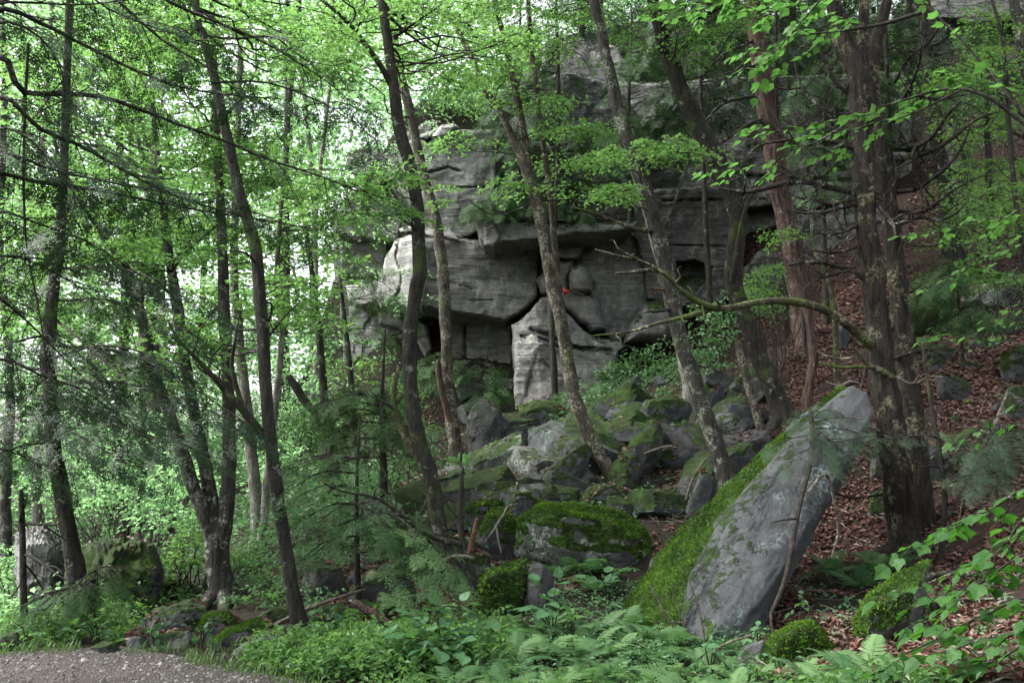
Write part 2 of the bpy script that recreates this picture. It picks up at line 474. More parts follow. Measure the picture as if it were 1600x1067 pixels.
_A = np.zeros((_n + 3, _n + 3)); _A[:_n, :_n] = _K; _A[:_n, _n:] = _Pm; _A[_n:, :_n] = _Pm.T
_W = np.linalg.solve(_A, np.concatenate([_ctrl[:, 2], np.zeros(3)]))

def H(x, y):
    x = np.clip(np.asarray(x, float), -60, 32); y = np.clip(np.asarray(y, float), -10, 60)
    shp = x.shape; x = x.ravel(); y = y.ravel()
    out = np.empty(len(x))
    for s in range(0, len(x), 20000):
        xs, ys = x[s:s + 20000], y[s:s + 20000]
        r2 = (xs[:, None] - _ctrl[None, :, 0]) ** 2 + (ys[:, None] - _ctrl[None, :, 1]) ** 2
        out[s:s + 20000] = _tps(r2) @ _W[:_n] + _W[_n] + _W[_n + 1] * xs + _W[_n + 2] * ys
    q = np.stack([x * 0.55, y * 0.55, x * 0], -1)
    flat = smooth(7.2, 9.5, y + np.maximum(x, 0) * 0.8)
    out = out + flat * 0.16 * fbm(q, 4) + 0.01 * fbm(q * 4, 2)
    return out.reshape(shp)

_yb_x = np.array([-60, -12, -4.0, -3.4, -3.0, -2.45, -1.9, -1.35, -0.6, 0, 3, 8, 20])
_yb_y = np.array([6.0, 6.5, 6.8, 7.0, 7.1, 6.75, 6.4, 6.0, 5.45, 5.0, 3.6, 1.0, -4])
def path_edge(x):
    return np.interp(x, _yb_x, _yb_y)

xs = np.concatenate([np.linspace(-160, -30, 14), np.linspace(-29, -9, 42), np.arange(-8.8, 13.0, 0.16), np.linspace(13.5, 32, 40), np.linspace(36, 160, 12)])
ys = np.concatenate([np.linspace(-60, 0, 14), np.arange(0.4, 20, 0.16), np.linspace(20.4, 60, 90), np.linspace(64, 200, 12)])
X, Y = np.meshgrid(xs, ys, indexing='ij')
Z = H(X, Y)
V = np.stack([X, Y, Z], -1).reshape(-1, 3)
nx, ny = X.shape
i = np.arange(nx - 1)[:, None] * ny + np.arange(ny - 1)[None]
Fq = np.stack([i, i + ny, i + ny + 1, i + 1], -1).reshape(-1, 4)
lit = smooth(1.5, 4.0, V[:, 0] - 0.05 * V[:, 1]) * 0.9 + smooth(9, 12, V[:, 1]) * smooth(-2.0, 0.5, V[:, 0]) * 0.55
lit = lit * (1 - 0.75 * smooth(19, 25, V[:, 1]))
mos = 0.22 + 0.12 * smooth(8, 11, V[:, 1]) - lit * 0.1
ground = bpy.data.objects.new('ground', make_mesh('ground', V, [Fq], M['ground'], True, {'litter': lit, 'moss': mos}))
tag(link(ground), 'forest floor climbing from the path to the foot of the cliff', kind='structure')
_gx, _gy, _gz = xs.copy(), ys.copy(), Z.copy()
H_exact = H
def H(x, y):
    """height of the floor mesh (bilinear on its own grid)"""
    x = np.clip(np.asarray(x, float), _gx[0], _gx[-1] - 1e-6); y = np.clip(np.asarray(y, float), _gy[0], _gy[-1] - 1e-6)
    i = np.searchsorted(_gx, x, side='right') - 1; j = np.searchsorted(_gy, y, side='right') - 1
    a = (x - _gx[i]) / (_gx[i + 1] - _gx[i]); b = (y - _gy[j]) / (_gy[j + 1] - _gy[j])
    return _gz[i, j] * (1 - a) * (1 - b) + _gz[i + 1, j] * a * (1 - b) + _gz[i, j + 1] * (1 - a) * b + _gz[i + 1, j + 1] * a * b
_hd = np.concatenate([np.arange(3.2, 16, 0.06), np.arange(16, 60, 0.2)])
def hit(px, py):
    """forward distance at which the view ray through a pixel meets the ground"""
    p = P(np.full(len(_hd), px), np.full(len(_hd), py), _hd)
    below = p[:, 2] < H(p[:, 0], p[:, 1])
    return float(_hd[np.argmax(below)]) if below.any() else 60.0

# gravel path: a sheet 12 mm above the floor, on the camera's side of its edge
xs = np.concatenate([np.linspace(-50, -9, 40), np.arange(-8.8, 8, 0.12)])
ts = np.linspace(0, 1, 60)
X = np.repeat(xs[:, None], len(ts), 1)
edge = path_edge(xs) + 0.10 * fbm(np.stack([xs * 1.7, xs * 0, xs * 0 + 5], -1), 3)
Y = -5 + (edge[:, None] + 5) * ts[None] ** 0.6
Z = H(X, Y) + 0.012
V = np.stack([X, Y, Z], -1).reshape(-1, 3)
nx, ny = X.shape
i = np.arange(nx - 1)[:, None] * ny + np.arange(ny - 1)[None]
Fq = np.stack([i, i + ny, i + ny + 1, i + 1], -1).reshape(-1, 4)
path = bpy.data.objects.new('path', make_mesh('path', V, [Fq], M['path'], True))
tag(link(path), 'grey brown gravel path across the lower left corner', kind='structure')

# ------------------------------------------------------------------ cliff
def poly_sd(poly, x, y):
    """signed distance to polygon (positive inside) and the closest boundary point"""
    p = np.asarray(poly, float); q = np.roll(p, -1, 0)
    best = np.full(x.shape, 1e9); bx = np.zeros(x.shape); by = np.zeros(x.shape)
    inside = np.zeros(x.shape, bool)
    for a, b in zip(p, q):
        e = b - a; t = np.clip(((x - a[0]) * e[0] + (y - a[1]) * e[1]) / max(e @ e, 1e-9), 0, 1)
        cx, cy_ = a[0] + t * e[0], a[1] + t * e[1]
        d = np.hypot(x - cx, y - cy_); m = d < best
        best = np.where(m, d, best); bx = np.where(m, cx, bx); by = np.where(m, cy_, by)
        c = (a[1] > y) != (b[1] > y)
        with np.errstate(divide='ignore', invalid='ignore'):
            xi = (b[0] - a[0]) * (y - a[1]) / (b[1] - a[1] + 1e-12) + a[0]
        inside ^= c & (x < xi)
    return np.where(inside, best, -best), bx, by

cliff_loc = P(820, 650, 20.5)
cliff = empty('rock_cliff', cliff_loc, 'tall grey layered sandstone cliff with overhanging blocks behind the trees', 'cliff')
cliff['kind'] = 'thing'

def rock_block(poly, d, thick=2.2, sx=0.0, sz=0.0, rnd=0.18, rw=4.0, step=2.6, rough=0.10, strata=0.07, tilt=0.05,
               mat='cliff', corner=None, cracks=(), holes=(), moss=0.12, seed=0.0, name='rock_block', label=None):
    """one block of the cliff: outline in photo pixels, front at distance d (+ slopes per 100 px), rounded rim, real sides"""
    poly = np.array(poly, float)
    # ragged outline
    pp = []
    for a, b in zip(poly, np.roll(poly, -1, 0)):
        n = max(2, int(np.hypot(*(b - a)) / 7))
        for k in range(n):
            pp.append(a + (b - a) * k / n)
    pp = np.array(pp)
    pp = pp + 2.6 * np.stack([fbm(np.stack([pp[:, 0] / 22, pp[:, 1] / 22, np.full(len(pp), seed + s)], -1), 3) for s in (0.3, 9.1)], -1)
    x0, y0 = pp.min(0) - step * 2; x1, y1 = pp.max(0) + step * 2
    gx = np.arange(x0, x1, step); gy = np.arange(y0, y1, step)
    X, Y = np.meshgrid(gx, gy, indexing='ij')
    sdist, bx, by = poly_sd(pp, X, Y)
    rim = sdist < 0
    use = sdist > -step * 1.5
    X2 = np.where(rim, bx, X); Y2 = np.where(rim, by, Y); s = np.maximum(sdist, 0)
    c = poly.mean(0)
    D = d + sx * (X2 - c[0]) / 100 + sz * (Y2 - c[1]) / 100
    e = 1 - np.clip(s / rw, 0, 1)
    D = D + rnd * (1 - np.sqrt(np.maximum(1 - e * e, 0)))
    if corner:
        cx, left, right = corner
        cxx = cx + 8 * fbm(np.stack([Y2 / 40, Y2 * 0, Y2 * 0 + seed], -1), 2)
        D = D + np.where(X2 < cxx, (cxx - X2) * left, (X2 - cxx) * right)
    q = np.stack([X2 / 70, Y2 / 70, np.full(X2.shape, seed)], -1)
    D = D + rough * 0.9 * fbm(q * 0.8, 2) + rough * 0.22 * fbm(q * 5, 3)
    # blocky facets
    yy = Y2 + tilt * X2 * 3
    bed = fbm(np.stack([X2 / 160, yy / 11, np.full(X2.shape, seed + 4)], -1), 4, 0.6)
    D = D + strata * 0.15 * bed + strata * 0.2 * (np.floor(bed * 1.5) / 1.5)
    jo = fbm(np.stack([X2 / 38 + 0.3 * Y2 / 38, Y2 / 52, np.full(X2.shape, seed + 8)], -1), 2)
    D = D + rough * 0.55 * np.floor(jo * 2.0) / 2.0
    for cr in cracks:
        pts = np.array(cr['p'], float); w = cr.get('w', 2.0); dp = 0.7 * cr.get('d', 0.35)
        dm = np.full(X2.shape, 1e9)
        for a, b in zip(pts[:-1], pts[1:]):
            ee = b - a; t = np.clip(((X2 - a[0]) * ee[0] + (Y2 - a[1]) * ee[1]) / max(ee @ ee, 1e-9), 0, 1)
            dm = np.minimum(dm, np.hypot(X2 - a[0] - t * ee[0], Y2 - a[1] - t * ee[1]))
        dm = dm + 1.5 * np.abs(fbm(np.stack([X2 / 14, Y2 / 14, np.full(X2.shape, seed)], -1), 2))
        D = D + dp * np.exp(-(dm / w) ** 2)
    for ho in holes:
        hs_, _, _ = poly_sd(ho['p'], X2, Y2)
        yb = max(q_[1] for q_ in ho['p']); D = D + ho['d'] * smooth(-1.2, 1.2, hs_) * np.clip((yb - Y2) / 30 + 0.08, 0.08, 1)
    pts = P(X2, Y2, D).reshape(-1, 3)
    nx, ny = X.shape
    i = (np.arange(nx - 1)[:, None] * ny + np.arange(ny - 1)[None])
    quad = np.stack([i, i + 1, i + ny + 1, i + ny], -1).reshape(-1, 4)
    uf = use.ravel(); qk = quad[uf[quad].all(1) & (sdist.ravel()[quad].max(1) > 0)]
    # side walls from the open rim
    ed = np.concatenate([qk[:, [0, 1]], qk[:, [1, 2]], qk[:, [2, 3]], qk[:, [3, 0]]])
    key = np.sort(ed, 1); kk = key[:, 0] * (nx * ny) + key[:, 1]
    _, inv, cnt = np.unique(kk, return_inverse=True, return_counts=True)
    be = ed[cnt[inv] == 1]
    bv = np.unique(be); mp = np.full(nx * ny, -1); 
    cpt = P(c[0], c[1], d)
    off = pts[bv] + np.array([0, thick, 0]); off = off + (cpt - off) * np.array([0.06, 0, 0.06])
    off2 = pts[bv] + np.array([0, thick * 0.3, 0]) + (cpt - pts[bv]) * np.array([0.01, 0, 0.01]) + 0.05 * np.stack([fbm(pts[bv] * 1.7 + k, 2) for k in (0, 5, 9)], -1)
    allv = np.vstack([pts, off2, off]); N0 = nx * ny; n1 = len(bv)
    mp[bv] = np.arange(n1)
    a, b = be[:, 0], be[:, 1]
    w1 = np.stack([b, a, N0 + mp[a], N0 + mp[b]], -1)
    w2 = np.stack([N0 + mp[b], N0 + mp[a], N0 + n1 + mp[a], N0 + n1 + mp[b]], -1)
    faces = np.vstack([qk, w1, w2])
    used = np.unique(faces); rm = np.full(len(allv), -1); rm[used] = np.arange(len(used))
    allv = allv[used]; faces = rm[faces]
    me = make_mesh(name, allv - cliff_loc, [faces], M[mat], True, {'moss': np.zeros(len(allv))})
    nr = np.empty(len(allv) * 3, np.float32); me.vertex_normals.foreach_get('vector', nr)
    nz = nr.reshape(-1, 3)[:, 2]
    me.set_sharp_from_angle(angle=math.radians(40))
    ms = moss + 0.55 * smooth(0.35, 0.9, nz) + 0.12 * fbm(allv * 0.8, 2)
    me.attributes['moss'].data.foreach_set('value', ms.astype(np.float32))
    o = link(bpy.data.objects.new(name, me), cliff)
    if label: o['label'] = label
    return o

# back wall that closes the recesses
rock_block([(525,335),(600,240),(680,205),(770,215),(880,120),(1000,130),(1180,120),(1420,120),(1430,400),(1330,440),(1240,520),(1150,545),(1040,575),(960,600),(830,655),(700,655),(540,650)],
           23.4, 1.5, sx=-0.05, strata=0.05, step=4.5, seed=1)
# upper prow of warm stone
rock_block([(598,245),(625,222),(655,214),(693,194),(716,203),(772,203),(776,338),(745,361),(718,377),(690,352),(650,346),(640,320),(617,297),(600,270)],
           21.2, 2.2, sx=-0.25, corner=(655,0.012,0.0015), strata=0.06, moss=0.05, seed=2,
           cracks=[dict(p=[(668,270),(700,262),(720,268)],w=2,d=0.25),(dict(p=[(640,300),(700,293),(760,292)],w=1.5,d=0.2)),dict(p=[(655,215),(668,222),(690,200)],w=2,d=0.4)],
           label='warm grey upper block jutting out like a prow')
rock_block([(624,357),(657,347),(687,347),(709,362),(718,376),(689,371),(646,368),(628,364)], 20.7, 1.6, mat='cliff_pale_lit', rw=5, rnd=0.15, moss=0.0, seed=3, label='pale broken lip under the prow')
rock_block([(520,332),(560,324),(602,330),(626,350),(622,374),(560,373),(524,366)], 21.9, 1.5, seed=4)
rock_block([(530,372),(610,372),(600,425),(570,440),(535,430)], 22.6, 1.2, seed=44)
# big overhanging middle block, the light on its left end painted in paler stone
rock_block([(640,366),(700,372),(780,375),(848,372),(842,420),(841,461),(824,483),(790,501),(747,493),(702,487),(657,480),(597,480),(589,461),(597,425),(606,398),(622,377)],
           20.4, 2.6, sx=0.12, sz=-0.35, corner=(662,0.004,0.0045), strata=0.05, moss=0.0, seed=5, rw=5, rnd=0.22,
           cracks=[dict(p=[(665,437),(700,440),(740,452)],w=1.5,d=0.12),dict(p=[(690,468),(770,470)],w=1.3,d=0.1)],
           label='big overhanging grey block in the middle of the cliff')
rock_block([(640,367),(664,372),(668,400),(662,440),(655,478),(635,482),(620,476),(597,481),(586,461),(594,425),(604,398),(620,375)], 19.95, 1.0, sx=-1.4, mat='cliff_pale_lit',
           rough=0.07, strata=0.03, moss=0.0, rw=7, rnd=0.3, seed=6, cracks=[dict(p=[(625,372),(618,400),(628,430),(622,470)],w=2,d=0.2),dict(p=[(600,474),(615,470),(624,452)],w=2,d=0.4)],
           label='sunlit left end of the overhanging block, painted pale')
rock_block([(540,447),(572,436),(592,440),(590,470),(566,479),(545,474)], 21.7, 1.0, mat='cliff_pale_lit', sx=-0.8, moss=0.0, seed=7)
# recessed wall underneath
rock_block([(698,484),(802,503),(800,560),(794,600),(792,650),(704,650),(706,560)], 22.3, 1.2, strata=0.05, moss=0.05, seed=8,
           cracks=[dict(p=[(727,510),(726,560),(728,640)],w=2,d=0.3),dict(p=[(730,532),(750,533)],w=2,d=0.25)])
rock_block([(545,478),(600,480),(660,481),(702,486),(704,650),(545,650)], 22.7, 0.9, corner=(640,0.006,0.004), rough=0.28, strata=0.05, moss=0.1, seed=9,
           holes=[dict(p=[(655,530),(672,515),(682,530),(680,560),(662,580),(652,560)],d=0.7)])
rock_block([(590,486),(640,488),(668,510),(676,545),(664,560),(650,530),(622,512),(592,506)], 22.0, 0.8, seed=10, moss=0.05)
# central buttress
rock_block([(798,508),(820,497),(845,465),(859,462),(878,483),(913,515),(937,533),(966,546),(962,578),(957,612),(910,640),(854,645),(812,652),(806,600),(802,560),(800,526)],
           20.0, 2.4, sx=0.25, sz=-0.45, tilt=-0.12, strata=0.10, rough=0.12, moss=0.0, seed=11, corner=(842,0.014,0.002),
           cracks=[dict(p=[(830,515),(870,530),(905,545),(960,548)],w=3,d=0.35),dict(p=[(815,525),(850,530),(880,545)],w=2.5,d=0.3),dict(p=[(890,543),(930,543)],w=2,d=0.3),dict(p=[(850,568),(880,590)],w=2,d=0.15)],
           label='leaning buttress of thin slanting layers at the foot of the cliff')
rock_block([(803,535),(832,520),(850,536),(838,560),(828,590),(822,625),(806,640),(803,590)], 19.88, 0.8, mat='cliff_pale_lit', rough=0.1, moss=0.0, seed=12, rw=8)
# rounded pillar and its neighbours
rock_block([(838,438),(850,424),(872,402),(897,408),(892,436),(890,452),(928,460),(936,466),(943,502),(950,515),(924,522),(879,483),(859,464),(843,457)],
           20.9, 2.0, rw=11, rnd=0.42, strata=0.03, moss=0.0, seed=13)
rock_block([(890,418),(906,413),(922,420),(927,456),(905,458),(892,452),(888,434)], 20.5, 1.4, rw=10, rnd=0.35, strata=0.02, moss=0.0, seed=14, label='rounded pale knob above the red bundle')
rock_block([(872,408),(890,380),(930,350),(992,352),(1003,400),(1014,470),(1000,506),(965,540),(940,520),(900,500),(876,455)], 21.3, 2.0, sx=0.2, corner=(925,0.012,0.001), strata=0.05, moss=0.05, seed=15)
rock_block([(850,372),(905,362),(930,352),(915,385),(905,405),(872,403),(846,420)], 21.0, 2.0, sz=-1.0, strata=0.06, moss=0.05, seed=16)
rock_block([(985,508),(1012,472),(1030,469),(1052,481),(1056,510),(1043,534),(1005,537),(978,536)], 20.0, 1.8, rw=20, rnd=0.8, strata=0.03, moss=0.16, seed=17, label='rounded greenish boulder wedged under the right wall')
rock_block([(905,530),(960,530),(985,540),(960,552),(925,545)], 20.6, 1.5, seed=18)
# roof ledges
rock_block([(742,342),(800,346),(866,349),(930,346),(1000,346),(990,362),(905,366),(850,374),(790,378),(762,384),(750,372)], 19.9, 3.0, sz=-0.8, rw=6, rnd=0.25, strata=0.08, moss=0.1, seed=19, label='thin roof ledge shading the dark overhang')
rock_block([(755,355),(775,350),(782,372),(770,390),(757,384)], 19.6, 1.0, rw=5, seed=20)
# upper walls
rock_block([(765,230),(800,140),(880,112),(960,130),(1012,200),(1012,300),(995,347),(862,350),(768,342)], 22.0, 2.4, sx=-0.1, sz=0.25, strata=0.06, moss=0.1, seed=21, mat='cliff_shaded',
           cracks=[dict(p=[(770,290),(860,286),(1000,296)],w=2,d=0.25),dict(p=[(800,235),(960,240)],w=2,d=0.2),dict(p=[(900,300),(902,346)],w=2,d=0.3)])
rock_block([(850,70),(905,60),(960,72),(985,110),(955,132),(880,118),(845,112)], 24.5, 2.0, strata=0.08, moss=0.15, seed=22, label='small top tier above the main wall')
rock_block([(985,300),(1080,292),(1155,290),(1153,420),(1132,475),(1052,484),(1012,466),(1000,400),(985,352)], 21.3, 2.4, sx=0.1, sz=-0.2, strata=0.05, moss=0.05, seed=23, mat='cliff_shaded',
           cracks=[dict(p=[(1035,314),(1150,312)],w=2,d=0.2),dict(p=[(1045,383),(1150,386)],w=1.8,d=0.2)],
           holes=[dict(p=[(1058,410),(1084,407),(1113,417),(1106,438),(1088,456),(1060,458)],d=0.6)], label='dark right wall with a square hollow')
rock_block([(1005,190),(1060,130),(1200,120),(1420,112),(1428,240),(1340,312),(1240,322),(1160,326),(1010,305)], 22.6, 2.6, sx=-0.15, strata=0.06, moss=0.18, seed=24, mat='cliff_shaded', rough=0.07,
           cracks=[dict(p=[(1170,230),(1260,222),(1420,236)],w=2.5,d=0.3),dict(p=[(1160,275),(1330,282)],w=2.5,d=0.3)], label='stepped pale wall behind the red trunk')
rock_block([(1240,335),(1330,322),(1408,330),(1408,425),(1310,435),(1255,420)], 21.6, 2.2, sx=-0.3, strata=0.05, moss=0.15, seed=25, mat='cliff_shaded')
rock_block([(1163,420),(1190,390),(1216,396),(1232,430),(1200,470),(1165,470)], 21.0, 1.6, moss=0.15, seed=26, mat='cliff_shaded')
rock_block([(610,222),(640,205),(664,192),(690,188),(668,216),(630,226)], 22.8, 1.2, moss=0.1, seed=27)
rock_block([(672,214),(690,196),(708,190),(716,200),(694,212)], 21.0, 0.8, mat='cliff_pale_lit', rw=4, moss=0.1, seed=28)
rock_block([(1440,-40),(1620,-60),(1640,26),(1530,38),(1455,26)], 31, 3.0, strata=0.2, moss=0.2, seed=29, label='far upper wall showing at the right top corner')
rock_block([(540,238),(590,228),(606,262),(598,290),(560,286),(544,262)], 23.0, 1.2, moss=0.35, seed=30)

# ------------------------------------------------------------------ boulders
_ico = {}
def ico(n):
    if n not in _ico:
        bm = bmesh.new(); bmesh.ops.create_icosphere(bm, subdivisions=n, radius=1.0)
        bm.verts.ensure_lookup_table()
        _ico[n] = (np.array([v.co[:] for v in bm.verts]), np.array([[v.index for v in f.verts] for f in bm.faces]))
        bm.free()
    return _ico[n]

def hull_rock(pts, detail=5, p=22, rough=0.05, freq=1.6, seed=0.0, layers=0.0, chips=0):
    pts = np.asarray(pts, float); c = pts.mean(0)
    q = pts - c
    _, _, vt = np.linalg.svd(q, full_matrices=False)
    pr = q @ vt.T; s = np.abs(pr).max(0) + 1e-6; pr = pr / s
    bm = bmesh.new()
    for a in pr: bm.verts.new(a)
    bmesh.ops.convex_hull(bm, input=bm.verts)
    bm.normal_update()
    n = np.array([f.normal[:] for f in bm.faces if f.calc_area() > 1e-7]); 
    h = np.array([f.normal.dot(f.verts[0].co) for f in bm.faces if f.calc_area() > 1e-7])
    bm.free()
    h = np.maximum(np.abs(h), 0.03)
    if chips:
        r_ = np.random.default_rng(int(seed * 10) + 5)
        cn = unit(r_.normal(size=(chips, 3))); sup = (pr @ cn.T).max(0)
        n = np.vstack([n, cn]); h = np.concatenate([h, sup * r_.uniform(0.62, 0.95, chips)])
    u, f = ico(detail)
    k = np.maximum((u @ n.T) / h[None], 0)
    r = 1.0 / np.maximum(k.max(1), 1e-6)
    # soften the edges a little: blend of hard and p-norm surface
    rp = 1.0 / np.power(np.power(k, p).sum(1), 1.0 / p)
    hard = 0.85 if 12 < p < 50 else 0.15
    v = (u * (hard * r + (1 - hard) * rp)[:, None] * s) @ vt
    size = np.linalg.norm(s)
    w = v + c
    d = rough * size * (0.7 * fbm(w * freq / max(size, 0.4) * 1.2 + seed, 4) + 0.45 * fbm(w * 5 + seed, 4) + 0.16 * fbm(w * 15 + seed, 3) + 0.35 * np.floor(2.5 * fbm(w * 3.1 + seed + 9, 2)) / 2.5)
    d = d - rough * size * 0.25 * np.abs(fbm(w * freq / max(size, 0.4) * 0.8 + seed + 31, 2))
    if layers:
        d = d + layers * fbm(np.stack([w[:, 0] * 0.6, w[:, 1] * 0.6, w[:, 2] * 9], -1) + seed, 3)
    dirv = unit(v / (s @ np.abs(vt)) ** 1.0)
    v = v + dirv * d[:, None]
    if np.linalg.det(vt) < 0: f = f[:, ::-1]
    return v + c, f

def set_moss(me, amount, verts, side=None):
    nr = np.empty(len(verts) * 3, np.float32); me.vertex_normals.foreach_get('vector', nr)
    nr = nr.reshape(-1, 3)
    g = nr @ unit(np.array(side if side is not None else (0.0, -0.15, 1.0)))
    ms = 1.12 * amount * smooth(-0.3, 0.7, g) + 0.22 * fbm(verts * 1.1, 3) * (1 if amount > 0.05 else 0)
    me.attributes['moss'].data.foreach_set('value', ms.astype(np.float32))
    return nr, ms

def tufts(verts, tris, nr, ms, dens, size, parent, origin):
    """small moss tufts standing on the mossy faces"""
    a, b, c = verts[tris[:, 0]], verts[tris[:, 1]], verts[tris[:, 2]]
    ar = 0.5 * np.linalg.norm(np.cross(b - a, c - a), axis=1)
    m = ms[tris].mean(1); vis = ar * (m > 0.47)
    vis = vis * (((a - CAM) * nr[tris[:, 0]]).sum(1) < 0.3 * np.linalg.norm(a - CAM, axis=1))
    n = int(min(vis.sum() * dens, 16000))
    if n < 10: return
    k = rng.choice(len(tris), n, p=vis / vis.sum())
    w = rng.dirichlet((1, 1, 1), n)
    p = a[k] * w[:, :1] + b[k] * w[:, 1:2] + c[k] * w[:, 2:]
    nn = unit(nr[tris[k, 0]] + rng.normal(0, 0.45, (n, 3)))
    t = unit(np.cross(nn, rng.normal(size=(n, 3))))
    s = size * rng.uniform(0.5, 1.3, n)[:, None]
    v = np.stack([p - t * s * 0.55 - nn * s * 0.3, p + t * s * 0.55 - nn * s * 0.3, p + nn * s + t * s * 0.2 * rng.normal(size=(n, 1))], 1).reshape(-1, 3)
    f = np.arange(n * 3).reshape(-1, 3)
    mb = MB(); mb.add(v, f, np.repeat(np.clip(0.42 + 1.0 * fbm(p * 2.5, 2) + 0.5 * fbm(p * 9, 2) + rng.normal(0, 0.12, n), 0, 1), 3))
    tag(mb.build('moss', M['moss'], parent, origin), kind='stuff')

ROCK_LITTER = []
def rock(name, label, poly, cat='boulder', thick=None, d=None, mat='rock', moss=0.5, detail=5, rough=0.055, layers=0.0, seed=None,
         tuft=0, tsize=0.022, side=None, p=22, group=None, sink=0.22, front=0.62, grow=1.06, box=None):
    global _rk
    _rk += 1
    seed = _rk * 3.7 if seed is None else seed
    poly = np.array(poly, float)
    if d is None and poly[:, 1].max() < 830 and poly[:, 0].max() < 1240: grow = grow * 1.16
    if grow: poly = poly.mean(0) + (poly - poly.mean(0)) * grow
    cx = poly[:, 0].mean()
    if d is None:
        d = hit(cx, poly[:, 1].max() - 2)
    w = np.ptp(poly[:, 0]) / F * d
    thick = thick or max(0.35, 0.8 * w)
    dm = d + thick * 0.35
    c = np.array([cx, poly[:, 1].mean()])
    mid = P(poly[:, 0], poly[:, 1], dm)
    fr = P(*(c + (poly - c) * front).T, d)
    bk = P(*(c + (poly - c) * 0.78).T, d + thick)
    low = mid[poly[:, 1] > c[1]] - np.array([0, 0, sink])
    if d > 8.6: detail = min(detail, 5 if d < 12.5 else 4)
    if box:                                          # a broken slab, tilted and half buried
        L_, r_ = box
        hx = np.array([.5, r_.uniform(.3, .5), r_.uniform(.14, .3)]) * L_
        co_ = np.array([(a, b, e) for a in (-1, 1) for b in (-1, 1) for e in (-1, 1)]) * hx * r_.uniform(.72, 1.1, (8, 3))
        Rm = np.array((Matrix.Rotation(r_.uniform(0, 6.28), 3, 'Z') @ Matrix.Rotation(r_.uniform(-.75, .75), 3, 'X') @ Matrix.Rotation(r_.uniform(-.6, .6), 3, 'Y')))
        ctr = P(c[0], c[1], d + thick * .45); ctr[2] = H(ctr[0], ctr[1]) + hx[2] * .35
        v, f = hull_rock(co_ @ Rm.T + ctr, detail, 52, .030, seed=seed, layers=.012, chips=5)
    else:
        v, f = hull_rock(np.vstack([mid, fr, bk, low]), detail, p, rough, seed=seed, layers=layers, chips=0 if p < 12 else 13)
    org = v.mean(0); org[2] = v[:, 2].min()
    me = make_mesh(name, v - org, [f], M[mat], True, {'moss': np.zeros(len(v))})
    me.set_sharp_from_angle(angle=math.radians(38))
    nr, ms = set_moss(me, moss if moss < .2 else moss + .06, v, side)
    o = bpy.data.objects.new(name, me); o.location = org.tolist(); link(o)
    tag(o, label, cat, group)
    if 6.5 < d < 16 and name != 'red_bundle':
        k_ = np.where((nr[:, 2] > 0.55) & (fbm(v * 1.9 + 5, 2) > 0.02))[0]
        if len(k_) > 10:
            k_ = rng.choice(k_, min(len(k_), 14 if name == 'stone' else 45), replace=False); ROCK_LITTER.append((v[k_], nr[k_]))
    if tuft:
        tufts(v, f, nr, ms, tuft, tsize, o, org)
    return o
_rk = 0

# the leaning slab: a grey front plate and the mossy body behind it
slab_loc = P(1090, 1005, 7.0)
slab = empty('leaning_slab', slab_loc, 'huge grey slab leaning to the right with bright moss along its upper side', 'rock slab')
fp = np.array([(1068,968),(1076,905),(1128,815),(1198,745),(1252,668),(1330,602),(1356,612),(1367,645),(1345,702),(1292,790),(1252,862),(1204,942),(1152,1000),(1100,1016)], float)
fd = 6.75 + (1010 - fp[:, 1]) / 400 * 1.25
front = P(fp[:, 0], fp[:, 1], fd)
c2 = fp.mean(0)
fi = c2 + (fp - c2) * 0.8
inner = P(fi[:, 0], fi[:, 1], 6.66 + (1010 - fi[:, 1]) / 400 * 1.25)
v, f = hull_rock(np.vstack([front, inner, front + np.array([0.05, 0.42, -0.03]), front[[0, 12, 13]] - np.array([0, 0, 0.25])]), 6, 40, 0.012, 3.0, 2.2, layers=0.008)
g = fbm(np.stack([(v[:, 0] + v[:, 2]) * 1.2, (v[:, 2] - v[:, 0]) * 6, v[:, 1]], -1), 3)
al = (v[:, 0] - front[0, 0]) * 0.55 + (v[:, 2] - front[0, 2]) * 0.835      # along the slab
ac = (v[:, 0] - front[0, 0]) * 0.835 - (v[:, 2] - front[0, 2]) * 0.55      # across it, 0 at the upper left edge
ed = smooth(0.34, 0.02, ac)
v[:, 1] += 0.010 * g + ed * (0.045 * np.floor(2.5 * fbm(np.stack([al * 0.9, ac * 7.0, al * 0 + 2], -1), 3)) / 2.5 + 0.05 * ed)
me = make_mesh('slab_face', v - slab_loc, [f], M['slab'], True, {'moss': np.zeros(len(v))})
nr, ms = set_moss(me, 0.42, v, (-0.7, 0.1, 0.6))
ms = ms * (0.35 + 0.65 * smooth(0.5, 0.05, (v[:, 0] - front[0, 0]) * 0.835 - (v[:, 2] - front[0, 2]) * 0.55))
me.attributes['moss'].data.foreach_set('value', ms.astype(np.float32))
link(bpy.data.objects.new('slab_face', me), slab)['label'] = 'smooth grey lichen speckled front of the leaning slab'
bp = np.array([(946,990),(984,925),(1036,852),(1090,796),(1150,756),(1202,700),(1252,648),(1312,602),(1336,606)], float)
bd = 8.0 + (990 - bp[:, 1]) / 400 * 1.15
back = P(bp[:, 0], bp[:, 1], bd)
ip = np.array([(1052,985),(1080,880),(1150,790),(1212,718),(1262,655),(1322,606)], float)
inn = P(ip[:, 0], ip[:, 1], 6.98 + (1010 - ip[:, 1]) / 400 * 1.2)
mp_ = P(np.array([1000, 1060]), np.array([992, 1000]), np.array([7.3, 7.0]))
low = np.vstack([back[:2], mp_]) - np.array([0, 0, 0.3])
rt = P(np.array([1120, 1240, 1320]), np.array([990, 830, 660]), np.array([7.6, 8.2, 8.7]))
v, f = hull_rock(np.vstack([back, inn, mp_, low, rt]), 6, 26, 0.02, 2.0, 8.1)
v += 0.03 * np.stack([fbm(v * 2.2 + k, 3) for k in (0, 7, 13)], -1)
